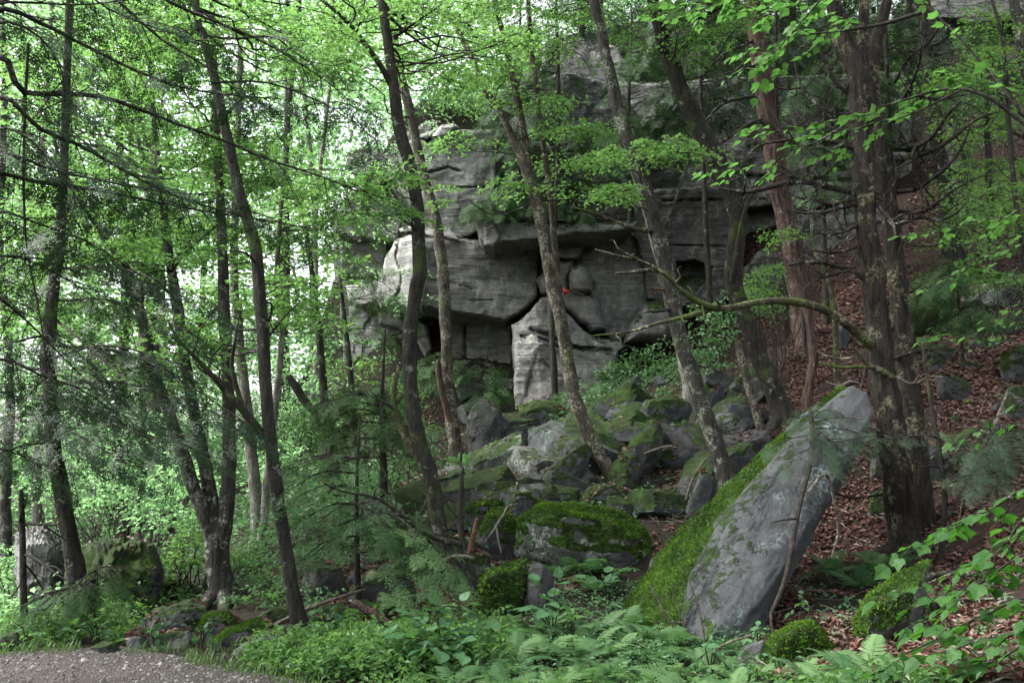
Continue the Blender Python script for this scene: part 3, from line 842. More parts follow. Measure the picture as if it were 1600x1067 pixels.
me = make_mesh('slab_body', v - slab_loc, [f], M['slab'], True, {'moss': np.zeros(len(v))})
nr, ms = set_moss(me, 0.78, v, (-0.65, -0.35, 0.65))
ms = ms * (1.08 - 0.55 * smooth(0.9, 2.2, v[:, 2])) + 0.42 * fbm(np.stack([(v[:, 0] + v[:, 2]) * 1.3, (v[:, 0] - v[:, 2]) * 3.2, v[:, 1] * 2.0], -1) + 3, 4)
me.attributes['moss'].data.foreach_set('value', ms.astype(np.float32))
o = link(bpy.data.objects.new('slab_body', me), slab)
o['label'] = 'moss covered upper side of the leaning slab'
tufts(v, f, nr, ms, 6500, 0.019, slab, slab_loc)

B = 'boulders on the slope'
rock('boulder', 'dark grey boulder with a pale lichen cap below the cliff foot', [(724,671),(741,640),(750,631),(772,626),(788,637),(790,662),(798,690),(756,702),(728,712)], mat='rock_dark', moss=0.3, detail=6, layers=0.02)
rock('boulder', 'long moss backed boulder under the central buttress', [(810,632),(840,628),(881,636),(888,656),(860,668),(825,666),(808,650)], moss=0.95)
rock('boulder', 'speckled grey boulder beside the fern below the buttress', [(823,688),(829,671),(862,668),(878,684),(862,709),(829,708)], moss=0.35, mat='slab')
rock('boulder', 'pale edged mossy slab left of the two stemmed tree', [(844,742),(872,715),(900,696),(906,690),(921,712),(905,740),(888,756),(862,769),(846,762)], moss=0.6, mat='slab', cat='rock slab', detail=6)
rock('boulder', 'tilted slab with mossy edge over a black gap', [(955,731),(980,700),(1015,668),(1031,674),(1030,697),(1008,730),(985,764),(965,752)], moss=0.62, mat='rock_dark', cat='rock slab')
rock('boulder', 'square lichened boulder high on the slope beside the leaning trunk', [(1006,640),(1012,626),(1045,616),(1079,619),(1085,640),(1067,671),(1039,677),(1011,661)], moss=0.42, mat='slab', detail=6, layers=0.02)
rock('boulder', 'plain grey rock wedged under the square lichened boulder', [(1060,680),(1068,672),(1092,656),(1096,672),(1090,692),(1066,694)], moss=0.1)
rock('boulder', 'flat topped lichened block roofing a dark hollow', [(1120,640),(1142,624),(1172,629),(1196,640),(1206,662),(1172,676),(1129,682),(1116,660)], moss=0.42, mat='slab', detail=6, d=13.0, sink=0.0)
rock('boulder', 'dark block in shade under the lichened roof block', [(1118,684),(1130,682),(1180,676),(1210,668),(1212,712),(1170,722),(1125,716)], moss=0.15, mat='rock_dark')
rock('boulder', 'dark angular rock behind the leaning trunk', [(1100,640),(1108,614),(1124,602),(1132,620),(1128,642),(1112,650)], moss=0.2, mat='rock_dark')
rock('boulder', 'rounded rock at the foot of the crooked trunk', [(1140,612),(1146,585),(1168,566),(1196,572),(1206,596),(1196,620),(1160,628)], moss=0.4, mat='rock')
rock('boulder', 'small upright mossy stump shaped stone', [(987,745),(989,714),(1000,708),(1012,712),(1016,746),(1004,752)], moss=0.5)
rock('boulder', 'dark wedge stone lying on the flat mossy slab', [(986,765),(988,752),(996,744),(1034,739),(1050,750),(1058,766)], moss=0.35, mat='rock_dark')
rock('boulder', 'flat mossy slab between the big mound and the leaning slab', [(956,789),(985,768),(1020,764),(1056,765),(1062,780),(1050,798),(992,800)], moss=0.72, cat='rock slab', thick=1.2)
rock('boulder', 'large mossy mound with leaf litter and small plants on it', [(810,805),(836,785),(883,780),(949,796),(992,815),(1009,835),(1015,866),(996,893),(930,900),(850,890),(814,856)], moss=0.95, detail=6, thick=1.5, tuft=3000, tsize=0.028, layers=0.02)
rock('boulder', 'bright mossy boulder arched behind the dead sapling', [(697,818),(715,802),(731,788),(765,779),(788,782),(800,797),(796,830),(740,838),(702,836)], moss=0.9, tuft=2500, tsize=0.03)
rock('boulder', 'bright mossy cushion boulder under the white forked twig', [(748,812),(769,797),(788,793),(809,808),(815,840),(800,868),(765,866),(748,840)], moss=0.78, d=9.7, tuft=2500, tsize=0.03, mat='rock_dark')
rock('boulder', 'green sided mossy block behind the broad leaved plant', [(745,905),(764,893),(782,885),(822,874),(826,912),(818,955),(770,968),(745,940)], moss=0.85, detail=6, tuft=2500, tsize=0.026, side=(-0.2,-0.7,0.6), mat='rock_dark')
rock('boulder', 'small mossy boulder with bare knob left of the mid trunk', [(624,836),(640,828),(656,825),(676,838),(678,862),(650,864),(630,850)], moss=0.7)
rock('boulder', 'round moss covered boulder at the bottom near the leaning slab', [(1180,1028),(1200,990),(1230,970),(1259,961),(1283,968),(1302,1002),(1318,1028),(1317,1048),(1259,1056),(1194,1046)], moss=1.25, side=(-.1,-.7,.75), detail=6, tuft=9000, tsize=0.017, d=5.9, rough=0.04, p=9)
rock('boulder', 'grey stone half buried left of the round mossy boulder', [(1150,1030),(1166,1008),(1196,996),(1206,1010),(1196,1040),(1160,1046)], moss=0.2, d=6.1)
rock('boulder', 'mossy ridge of rock running up to the twin cedar trunks', [(1335,970),(1356,930),(1394,900),(1451,866),(1461,873),(1445,905),(1436,955),(1430,980),(1367,1012),(1338,998)], moss=1.0, side=(-.5,-.4,.75), detail=6, tuft=4500, tsize=0.018, thick=0.9)
rock('boulder', 'flat grey stone at the path edge', [(224,1003),(244,990),(300,983),(306,998),(290,1012),(234,1017)], moss=0.4, thick=0.5)
rock('boulder', 'small angular grey stone at the path edge', [(196,1000),(205,990),(222,992),(230,1012),(214,1018),(199,1014)], moss=0.1)
rock('boulder', 'long sloping rock above the path edge stones', [(200,982),(244,955),(300,936),(322,940),(318,972),(250,988)], moss=0.55, thick=0.9, detail=6)
rock('boulder', 'deep green mossy boulder at the foot of the three stemmed tree', [(294,976),(303,961),(346,953),(384,972),(372,990),(335,994),(302,988)], moss=0.8, tuft=3000)
rock('boulder', 'long low mossy boulder slanting towards the path', [(322,1005),(354,984),(402,966),(427,978),(432,988),(400,1004),(350,1014)], moss=0.85, tuft=4000, thick=0.6)
rock('boulder', 'smooth bare rounded rock beside the bright herbs', [(344,1020),(376,1001),(425,985),(466,995),(478,1014),(440,1030),(370,1030)], moss=0.15, detail=6, p=10, thick=0.7)
rock('boulder', 'mossy stone touching the trunk near the path', [(398,963),(429,947),(458,950),(458,968),(420,976)], moss=0.7)
rock('boulder', 'tall pale ledge rock far left behind the snag', [(18,856),(40,824),(64,823),(96,845),(103,862),(108,955),(60,965),(20,955)], moss=0.3, mat='cliff', detail=5, thick=2.0, rough=.09)
rock('boulder', 'wide dark mossy ledge rock behind the dark left trunk', [(126,858),(142,851),(169,862),(217,838),(240,852),(248,875),(240,930),(206,965),(140,965)], moss=0.75, mat='rock_dark', detail=5, thick=2.0, rough=.10, side=(-0.4,-0.7,0.4))
rock('boulder', 'brown grey boulder behind the small hemlock', [(554,812),(570,778),(604,776),(614,800),(606,822),(570,826)], moss=0.1)
rock('boulder', 'dark mossy block under the hemlock sprays', [(468,930),(474,885),(500,868),(532,876),(540,915),(520,940),(485,942)], moss=0.6, mat='rock_dark')
rock('boulder', 'mossy rock hidden low in the hemlock shade', [(545,925),(560,900),(600,890),(640,900),(650,930),(610,950),(560,945)], moss=0.6, mat='rock_dark')
R2 = 'rocks on the leaf covered slope'
rock('boulder', 'big dark green mossy boulder right of the twin trunks', [(1405,440),(1454,434),(1480,453),(1490,480),(1476,512),(1463,526),(1422,528),(1405,490)], moss=0.9, mat='rock_dark', detail=6, side=(-0.3,-0.7,0.5))
rock('boulder', 'dark mossy boulder with a pale lichen spot in the leaf litter', [(1461,572),(1478,582),(1517,598),(1512,622),(1497,632),(1468,612)], moss=0.6, mat='rock_dark')
rock('boulder', 'flat mossy stone lying in the red leaves', [(1488,566),(1497,559),(1540,569),(1536,577),(1506,580)], moss=0.5)
rock('boulder', 'tall mossy stone near the right edge', [(1558,560),(1572,546),(1592,538),(1612,545),(1610,590),(1578,602),(1562,592)], moss=0.75)
rock('boulder', 'dark overhanging ledge stone at the right edge', [(1538,505),(1560,492),(1600,488),(1640,500),(1640,526),(1570,526)], moss=0.5, mat='rock_dark')
rock('boulder', 'grey boulder left of the twin trunks in the litter', [(1303,514),(1322,507),(1332,530),(1326,548),(1308,548)], moss=0.2, mat='slab')
rock('boulder', 'row of low mossy stone beside the big green boulder', [(1424,550),(1445,538),(1478,534),(1492,545),(1486,562),(1440,568)], moss=0.6)
rock('boulder', 'mossy stone low on the right edge', [(1562,622),(1580,604),(1612,600),(1620,650),(1575,660)], moss=0.75)
rock('boulder', 'narrow mossy stone standing left of the twin trunks', [(1360,740),(1364,702),(1380,694),(1390,720),(1386,748)], moss=0.7)
rock('boulder', 'low mossy hump left of the twin trunk foot', [(1352,800),(1362,772),(1388,764),(1402,785),(1396,808)], moss=0.85)
rock('boulder', 'black shaded boulder right of the twin trunks', [(1436,750),(1438,700),(1456,684),(1480,700),(1488,740),(1470,758)], moss=0.3, mat='rock_dark')
rock('boulder', 'broad grey rock beneath the upper right ferns', [(1500,470),(1530,440),(1580,430),(1620,440),(1620,480),(1540,486)], moss=0.5)
rock('boulder', 'low mossy stone among the bottom ferns', [(900,1052),(915,1032),(944,1026),(962,1042),(955,1062),(915,1066)], moss=0.8, d=6.05)
rock('boulder', 'small rock on the far bank above the path', [(470,972),(500,962),(530,968),(532,988),(490,994)], moss=0.5)
rock('boulder', 'small dark stone at the path edge under the leafy plants', [(140,1010),(160,998),(186,1004),(190,1022),(150,1024)], moss=0.4, mat='rock_dark')
rock('boulder', 'dark low rock at the left frame edge', [(-30,1010),(-10,990),(24,988),(36,1002),(20,1016),(-20,1022)], moss=0.4, mat='rock_dark')
rock('boulder', 'grey slanting stone between leaning slab and mossy flat slab', [(1075,790),(1085,765),(1100,735),(1120,742),(1112,790),(1090,815)], moss=0.35, mat='slab')
rock('boulder', 'pale flat stone in the litter below the speckled boulder', [(838,722),(850,715),(872,718),(880,728),(860,736),(842,732)], moss=0.15, mat='slab')
for lab, pl, kw in [
    ('mossy hump at the roots of the forked tree', [(905,790),(925,765),(955,752),(985,762),(990,785),(950,800)], dict(moss=.85)),
    ('mossy rock left above the big mound', [(826,790),(838,770),(870,760),(905,766),(912,785),(870,798)], dict(moss=.9)),
    ('dark cleft rock between mound and mossy block', [(822,900),(832,880),(860,886),(870,930),(850,965),(826,960)], dict(moss=.3, mat='rock_dark')),
    ('mossy boulder right of the small hemlock', [(690,880),(705,862),(745,858),(770,870),(765,905),(720,915)], dict(moss=.8)),
    ('grey boulder in the litter above the tilted slab', [(925,690),(940,672),(972,668),(985,684),(970,702),(938,706)], dict(moss=.45)),
    ('lichened rock below the square boulder', [(1035,705),(1050,690),(1085,692),(1100,715),(1080,735),(1045,728)], dict(moss=.4, mat='slab')),
    ('mossy rock beside the black gap under the mound', [(1010,900),(1018,870),(1040,850),(1052,870),(1040,910),(1020,920)], dict(moss=.7)),
    ('mossy boulder left of the dark trunk in mid slope', [(600,880),(615,862),(650,858),(668,878),(655,900),(615,902)], dict(moss=.8)),
    ('mossy ledge stone left of the dark lichen cap boulder', [(668,760),(685,738),(720,736),(735,756),(715,776),(680,776)], dict(moss=.7)),
    ('dark rock under the mossy arch boulder', [(735,850),(748,832),(790,836),(815,856),(800,880),(750,880)], dict(moss=.35, mat='rock_dark'))]:
    rock('boulder', lab, pl, detail=5, **kw)
ORD = ['first', 'second', 'third', 'fourth', 'fifth', 'sixth', 'seventh', 'eighth', 'ninth', 'tenth', 'eleventh', 'twelfth', 'thirteenth', 'fourteenth', 'fifteenth',
       'sixteenth', 'seventeenth', 'eighteenth', 'nineteenth', 'twentieth']
ORD += ['twenty ' + o for o in ORD[:9]] + ['thirtieth'] + ['thirty ' + o for o in ORD[:9]]
_sr = np.random.default_rng(21)
for (zone, n, x0, x1, y0, y1, w0, w1, ms) in [
    ('the block jumble below the buttress', 38, 720, 1130, 650, 810, 44, 120, .7),
    ('the stones around the mossy mound', 18, 630, 860, 770, 930, 34, 84, .85),
    ('the stones in the red litter right', 26, 1290, 1590, 460, 800, 14, 48, .55),
    ('the shaded stones by the left path', 18, 260, 620, 890, 1000, 18, 56, .7),
    ('the fallen stones under the cliff', 18, 720, 1230, 590, 670, 22, 56, .4)]:
    slabs = 'jumble' in zone or 'mound' in zone or 'under' in zone
    sx_ = np.sort(_sr.uniform(x0, x1, n))
    for k in range(n):
        cx, cy_ = sx_[k], _sr.uniform(y0, y1); w = _sr.uniform(w0, w1); m_ = ms * _sr.uniform(.4, 1.15)
        a = np.sort(np.linspace(0, 2 * np.pi, 6, endpoint=False) + _sr.uniform(-.4, .4, 6)); rr = w * _sr.uniform(.36, .66, 6)
        d_ = hit(cx, cy_); th = max(.3, .9 * w / F * d_)
        lab = '%s %s stone, %s from the left among %s' % ('large' if w > (w0 + w1) / 2 else 'small', 'mossy' if m_ > .45 else 'bare', ORD[k], zone)
        rock('stone', lab, np.stack([cx + rr * np.cos(a), cy_ + rr * np.sin(a) * _sr.uniform(.7, 1.0)], -1), cat='stone', group=zone[4:], detail=4,
             moss=m_, mat=['rock', 'rock_dark', 'slab'][k % 3], sink=.15, d=d_ - .45 * th, thick=th, box=(w * 1.15 / F * d_, _sr) if slabs else None)
rock_block([(520,330),(560,300),(600,240),(640,215),(640,660),(540,655),(522,560)], 25.5, 4.0, sx=-2.0, strata=0.15, step=5, moss=0.2, seed=31)

# ------------------------------------------------------------------ foliage builders
def leaf_quads(mb, pos, dirv, nrm, size, wid=0.55, fold=0.12, rnd=None):
    """diamond leaves, folded along the midrib: 2 triangles each"""
    n = len(pos)
    d = unit(dirv); nn = unit(nrm - d * (nrm * d).sum(1, keepdims=True)); s = np.cross(nn, d)
    L = np.asarray(size)[:, None]
    base = pos - d * L * 0.5
    tip = pos + d * L * 0.5 - nn * L * 0.10
    mid = pos - d * L * 0.05
    l = mid + s * L * wid * 0.5 + nn * L * fold; r = mid - s * L * wid * 0.5 + nn * L * fold
    v = np.stack([base, l, tip, r], 1).reshape(-1, 3)
    k = np.arange(n)[:, None] * 4
    f = np.concatenate([k + np.array([[0, 2, 1]]), k + np.array([[0, 3, 2]])])
    rr = rng.uniform(0, 1, n) if rnd is None else rnd
    mb.add(v, f, np.repeat(rr, 4))

def clump_leaves(mb, cen, rad, n, size, flat=0.16, tilt=0.3, wid=0.55, up=None, jit=0.5):
    """layered sprays: each clump is a tilted, drooping disc of leaves"""
    cen = np.asarray(cen, float); m = len(cen)
    rad = np.broadcast_to(np.asarray(rad, float), (m,))
    pn = np.array([0, 0, 1.0]) + rng.normal(0, tilt, (m, 3)) if up is None else up + rng.normal(0, tilt, (m, 3))
    pn = unit(pn)
    a = unit(np.cross(pn, rng.normal(size=(m, 3)))); b = np.cross(pn, a)
    idx = np.repeat(np.arange(m), n); N = len(idx)
    # leaves sit along a few radiating twigs inside the disc
    tw = rng.integers(0, 7, N) / 7 * 2 * np.pi + rng.normal(0, 0.22, N)
    r = np.sqrt(rng.uniform(0.01, 1, N)) * rad[idx]
    x, y = r * np.cos(tw), r * np.sin(tw) * 0.8
    z = rng.normal(0, flat, N) * rad[idx] * 0.6 - 0.22 * (r / rad[idx]) ** 2 * rad[idx]
    pos = cen[idx] + a[idx] * x[:, None] + b[idx] * y[:, None] + pn[idx] * z[:, None]
    out = a[idx] * np.cos(tw)[:, None] + b[idx] * np.sin(tw)[:, None]
    d = out + rng.normal(0, 0.6, (N, 3)) * np.array([1, 1, 0.5]) - np.array([0, 0, 0.15])
    nn = pn[idx] + rng.normal(0, jit, (N, 3))
    base = rng.uniform(0.15, 0.85, m)
    leaf_quads(mb, pos, d, nn, size * 0.88 * rng.uniform(0.65, 1.25, N), wid, 0.1, np.clip(base[idx] + rng.normal(0, 0.22, N), 0, 1))

def px_centres(regions):
    """regions: (px, py, rx, ry, d, dd, count) -> clump centres in the world"""
    out = []
    for (px, py, rx, ry, d, dd, n) in regions:
        t = rng.uniform(0, 2 * np.pi, n); r = np.sqrt(rng.uniform(0, 1, n))
        out.append(P(px + rx * r * np.cos(t), py + ry * r * np.sin(t), d + rng.uniform(-dd, dd, n)))
    return np.vstack(out)

def wander(a, b, n=8, amp=0.08, sag=0.0):
    a = np.asarray(a, float); b = np.asarray(b, float); t = np.linspace(0, 1, n)[:, None]
    L = np.linalg.norm(b - a)
    p = a * (1 - t) + b * t
    w = np.sin(np.pi * t) * L * amp
    ph = rng.uniform(0, 6.28, (2, 3)); p = p + w * (np.sin(t * 4.1 + ph[0]) * 0.6 + np.sin(t * 9.3 + ph[1]) * 0.3)
    p[:, 2] += (np.sin(np.pi * t) * L * sag)[:, 0]
    return p

def twigs(mb, path, rad, n, length, up=0.2, sides=4, depth=1):
    """side twigs along a branch"""
    path = np.asarray(path); m = len(path)
    tg = unit(np.gradient(path, axis=0))
    for _ in range(n):
        k = rng.integers(m // 5, m)
        d = unit(tg[k] * 0.5 + rng.normal(0, 0.7, 3) + np.array([0, 0, up]))
        L = length * rng.uniform(0.4, 1.2)
        e = path[k] + d * L
        p = wander(path[k], e, 6, 0.25, 0.05)
        r0 = min(rad[k] * 0.6, 0.02 + L * 0.008)
        add_tube(mb, p, np.linspace(r0, r0 * 0.25, 6), sides)
        if depth > 1:
            twigs(mb, p, np.linspace(r0, r0 * 0.3, 6), 2, L * 0.5, up, 3, depth - 1)

# ------------------------------------------------------------------ hemlock needles
def spray_template(nside=6, ntert=2, pa=14, pb=6, pc=3, nl=0.05, nw=0.0095):
    """a flat lacy hemlock spray, length 1 along +X: axis, side twigs, twiglets, all set with needles"""
    v, f = [], []
    def twig(p0, d0, L, n):
        for k in range(n):
            p = p0 + d0 * L * (k + 0.6) / n
            for sgn in (-1, 1):
                a = math.radians(55 + 12 * rng.normal()) * sgn
                d = np.array([d0[0] * math.cos(a) - d0[1] * math.sin(a), d0[0] * math.sin(a) + d0[1] * math.cos(a), 0.18 * rng.normal()])
                q = np.array([-d[1], d[0], 0]) * nw; l = nl * rng.uniform(0.7, 1.15); b = len(v)
                v.extend([p - q, p + q, p + d * l]); f.append((b, b + 1, b + 2))
        b = len(v); q = np.array([-d0[1], d0[0], 0]) * 0.004
        v.extend([p0 - q, p0 + q, p0 + d0 * L]); f.append((b, b + 1, b + 2))
        return p0, d0, L
    def rot(d, a):
        return np.array([d[0] * math.cos(a) - d[1] * math.sin(a), d[0] * math.sin(a) + d[1] * math.cos(a), d[2]])
    ax = np.array([1.0, 0, 0]); twig(np.zeros(3), ax, 1.0, pa)
    for k in range(nside):
        for sgn in (-1, 1):
            t = 0.10 + 0.82 * (k + 0.25 * sgn + 0.3) / nside
            d = rot(ax, math.radians(52 - 14 * t + 7 * rng.normal()) * sgn) + [0, 0, 0.12 * rng.normal() - 0.06]
            L = (0.46 * (1 - t) ** 0.7 + 0.10) * rng.uniform(0.7, 1.15); p0 = np.array([t, 0, 0.0])
            twig(p0, d, L, max(3, int(pb * L / 0.4)))
            for m in range(ntert if L > 0.2 else 1):
                u = 0.3 + 0.5 * m / max(ntert, 1)
                for s2 in (-1, 1):
                    if rng.uniform() < 0.75:
                        twig(p0 + d * L * u, rot(d, math.radians(45) * s2), L * (0.42 - 0.12 * m), pc)
    v = np.array(v); r = np.hypot(v[:, 0], v[:, 1])
    v[:, 2] -= 0.20 * r * r + 0.25 * v[:, 1] ** 2
    return v, np.array(f)
FROND = spray_template(5, 2, 11, 4, 2, 0.068, 0.0135)
FROND_S = spray_template(5, 1, 9, 3, 2, 0.075, 0.016)
FROND_F = spray_template(5, 1, 5, 2, 1, 0.10, 0.017)

def put_fronds(mb, tpl, pos, dirv, nrm, size, rnd=None):
    v, f = tpl; n = len(pos)
    x = unit(dirv); z = unit(nrm - x * (nrm * x).sum(1, keepdims=True)); y = np.cross(z, x)
    R = np.stack([x, y, z], 1) * np.asarray(size)[:, None, None]
    V_ = np.einsum('vk,nkj->nvj', v, R) + np.asarray(pos)[:, None]
    Fc = f[None] + (np.arange(n) * len(v))[:, None, None]
    rr = rng.uniform(0, 1, n) if rnd is None else rnd
    mb.add(V_.reshape(-1, 3), Fc.reshape(-1, 3), np.repeat(rr, len(v)))

def bough(wood, needles, path, r0, side_len=0.7, frond=0.32, every=0.16, tpl=None, start=0.15, droop=0.35, sides=6):
    """a hemlock bough: a limb with flat side sprays drooping at their tips"""
    path = np.asarray(path, float)
    L = np.linalg.norm(np.diff(path, axis=0), axis=1).sum()
    n = max(6, int(L / 0.14)); p = spline(path, n)
    rad = np.linspace(r0, max(0.003, r0 * 0.2), n)
    add_tube(wood, p, rad, sides, 0.1, r0 * 100)
    tg = unit(np.gradient(p, axis=0))
    pos, dv, nv, sz = [], [], [], []
    m = max(2, int(L * (1 - start) / every))
    for q in range(m):
        t = start + (1 - start) * (q + rng.uniform(0, 1)) / m
        k = min(n - 1, int(t * (n - 1)))
        hside = unit(np.cross(tg[k], [0, 0, 1.0])) * (1 if q % 2 else -1)
        sl = side_len * (1.0 - 0.55 * t) * rng.uniform(0.55, 1.2)
        d = unit(tg[k] * rng.uniform(0.4, 0.9) + hside + np.array([0, 0, rng.normal(-0.1, 0.12)]))
        e = p[k] + d * sl - np.array([0, 0, droop * sl * 0.6])
        sp = np.array([p[k], p[k] + d * sl * 0.55, e]); sp = spline(sp, 6)
        add_tube(wood, sp[[0, 2, 5]], np.array([0.006, 0.004, 0.002]), 3)
        st = unit(np.gradient(sp, axis=0))
        nf = max(2, int(sl / (frond * 0.5)))
        for j in range(nf):
            u = (j + 0.6) / nf; kk = min(5, int(u * 5.99))
            s2 = unit(np.cross(st[kk], [0, 0, 1.0])) * (1 if j % 2 else -1)
            dd = unit(st[kk] + s2 * (0.75 if j < nf - 1 else 0.05) + np.array([0, 0, -droop * 0.5 + rng.normal(0, 0.1)]))
            pos.append(sp[kk]); dv.append(dd); nv.append(np.array([0, 0, 1.0]) + rng.normal(0, 0.32, 3)); sz.append(frond * rng.uniform(0.6, 1.2) * (1.1 - 0.4 * u))
    for j in range(3):
        pos.append(p[-1 - j]); dv.append(tg[-1] + np.array([0, 0, -droop])); nv.append(np.array([0, 0, 1.0])); sz.append(frond)
    base = rng.uniform(0.2, 0.8)
    put_fronds(needles, tpl or FROND_S, np.array(pos), np.array(dv), np.array(nv), np.array(sz), np.clip(base + rng.normal(0, 0.3, len(pos)), 0, 1))

# ------------------------------------------------------------------ trees
WS = 0.74            # traced widths include the blur of the photo
class Tree:
    """trunk traced in photo pixels (px, py, width) from the foot up; foot distance from the ground under it"""
    def __init__(self, name, label, path, bark, cat='tree', d=None, lean=0.0, top=None, group=None, flare=1.5, rough=0.10, sides=14, sink=0.25, ledge=False):
        self.bark = bark
        path = np.array(path, float)
        if d is None: d = hit(path[0, 0], path[0, 1])
        self.d = d
        h = (path[0, 1] - path[:, 1]) / max(path[0, 1] - path[:, 1].min(), 1)
        self.dep = d + lean * h
        pts = P(path[:, 0], path[:, 1], self.dep)
        rad = WS * path[:, 2] / 2 / F * self.dep
        self.loc = pts[0].copy()
        self.root = empty(name, self.loc, label, cat, group)
        ft = pts[0] - np.array([0, 0, sink])
        if not ledge and cat != 'twig' and name != 'hanging_stem' and sink > .1: ft[2] = min(ft[2], float(H(ft[0], ft[1])) - 0.25)
        pts = np.vstack([ft, pts]); rad = np.concatenate([[rad[0] * flare], rad])
        rad[1] *= (1 + flare) / 2.2
        if top:                                     # goes on above the frame to this height
            dirv = unit(unit(pts[-1] - pts[-2]) + np.array([0, 0, 0.8]))
            up = pts[-1] + dirv * (top - pts[-1][2]) / max(dirv[2], 0.2)
            mid = (pts[-1] + up) / 2 + rng.normal(0, 0.15, 3)
            pts = np.vstack([pts, mid, up]); rad = np.concatenate([rad, [rad[-1] * 0.65, rad[-1] * 0.2]])
        self.L = np.linalg.norm(np.diff(pts, axis=0), axis=1).sum()
        n = int(np.clip(self.L / 0.1, 12, 140))
        S = spline(np.hstack([pts, rad[:, None]]), n)
        self.p, self.r = S[:, :3], np.maximum(S[:, 3], 0.004)
        jit = 0.25 * self.r[:, None] * np.stack([fbm(np.stack([self.p[:, 2] * 1.5, self.p[:, 0] * 0 + s, self.p[:, 0] * 0], -1), 2) for s in (0.5, 4.4, 8.8)], -1)
        self.p = self.p + jit * np.array([1, 1, 0])
        rg = {'bark_cedar': .16, 'bark_red': .14, 'bark_grey': .09, 'bark_dark': .07, 'bark_moss': .1}.get(bark, .05) if self.r[2] > .06 else 0.0
        mb = MB(); add_tube(mb, self.p, self.r, max(sides, 34) if rg > .1 else (22 if rg and d < 14 else sides), rough, pts[0].sum(), ridge=rg)
        # root flare: a few buttress roots
        self.trunk = mb.build('trunk', M[bark], self.root, self.loc)
        self.fol, self.fmat = MB(), None
        self.wood = MB()
    def roots(self, n=5, L=0.6):
        L = L * 0.6
        mb = MB(); c = self.p[1]; r = self.r[1]
        for k in range(n):
            a = 2 * np.pi * k / n + rng.uniform(-0.4, 0.4)
            o = np.array([math.cos(a), math.sin(a), 0])
            q = [c + o * r * 0.5 + np.array([0, 0, 0.28])]
            for t in (0.4, 0.7, 1.0):
                e = c + o * (r * 0.8 + L * t * rng.uniform(0.8, 1.2)); e[2] = H(e[0], e[1]) + 0.01 * (1 - t) - 0.05 * t
                q.append(e)
            add_tube(mb, spline(np.array(q), 10), np.linspace(r * 0.42, r * 0.08, 10), 7, 0.15, k)
        mb.build('root', M[self.bark], self.root, self.loc)
        return self
    def branch(self, path, d0=None, d1=None, ntw=0, tl=0.4, name='branch', bark=None, rough=0.12, sides=8, depth=1, label=None):
        """branch traced in pixels (px, py, width)"""
        path = np.array(path, float)
        d0 = self.d if d0 is None else d0; d1 = d0 if d1 is None else d1
        dd = np.linspace(d0, d1, len(path))
        pts = P(path[:, 0], path[:, 1], dd); rad = WS * path[:, 2] / 2 / F * dd
        L = np.linalg.norm(np.diff(pts, axis=0), axis=1).sum()
        n = int(np.clip(L / 0.07, 8, 90))
        S = spline(np.hstack([pts, rad[:, None]]), n)
        rg = .14 if name == 'stem' else 0.0
        mb = MB(); add_tube(mb, S[:, :3], np.maximum(S[:, 3], 0.002), 26 if rg else sides, rough, pts[0].sum(), ridge=rg)
        if ntw: twigs(mb, S[:, :3], S[:, 3], ntw, tl, depth=depth)
        o = mb.build(name, M[bark or self.bark], self.root, self.loc)
        if label: o['label'] = label
        return S
    def limb_to(self, e, r=None, sag=-0.04):
        """limb from the trunk to a foliage centre"""
        e = np.asarray(e, float)
        dist = np.linalg.norm(self.p - e, axis=1) + 2.5 * np.maximum(self.p[:, 2] - e[2] + 0.15, 0)
        k = int(np.argmin(dist)); a = self.p[k]
        L = np.linalg.norm(e - a)
        r = r or min(self.r[k] * 0.5, 0.005 + 0.006 * L)
        q = wander(a, e, 9, 0.12, sag)
        add_tube(self.wood, q, np.linspace(r, 0.004, 9), 5, 0.1, r * 50)
        return q
    def leaves(self, regions=None, cen=None, rad=0.5, n=60, size=0.075, mat='leaf_bright', flat=0.10, tilt=0.2, limbs=True, wid=0.6, twig=True):
        c = px_centres(regions) if cen is None else np.asarray(cen)
        rr = rad * rng.uniform(0.6, 1.25, len(c))
        clump_leaves(self.fol, c, rr * 1.1, int(n * 1.4), size, flat, tilt, wid)
        self.fmat = mat
        if limbs:
            step = max(2, len(c) // 24)
            for k, e in enumerate(c):
                if k % step == 0: q = self.limb_to(e)
                if twig:
                    for j in range(3):
                        a = rng.uniform(0, 2 * np.pi); w = e + rr[k] * 0.8 * np.array([math.cos(a), math.sin(a), -0.12])
                        add_tube(self.wood, wander(e, w, 4, 0.1), np.linspace(0.005, 0.002, 4), 3)
        return self
    def crown(self, base_z, top_z, R, m, n=60, size=0.09, rad=0.6, mat='leaf_bright'):
        """layered crown round the upper trunk"""
        z = rng.uniform(base_z, top_z, m)
        k = np.clip(np.searchsorted(self.p[:, 2], z), 0, len(self.p) - 1)
        ax = self.p[k].copy(); ax[:, 2] = z
        t = (z - base_z) / (top_z - base_z)
        env = R * (0.45 + 0.75 * np.sin(np.pi * np.clip(0.15 + 0.8 * t, 0, 1)))
        a = rng.uniform(0, 2 * np.pi, m); r = env * np.sqrt(rng.uniform(0.05, 1, m))
        c = ax + np.stack([r * np.cos(a), r * np.sin(a), rng.normal(0, 0.2, m)], -1)
        return self.leaves(cen=c, rad=rad, n=n, size=size, mat=mat)
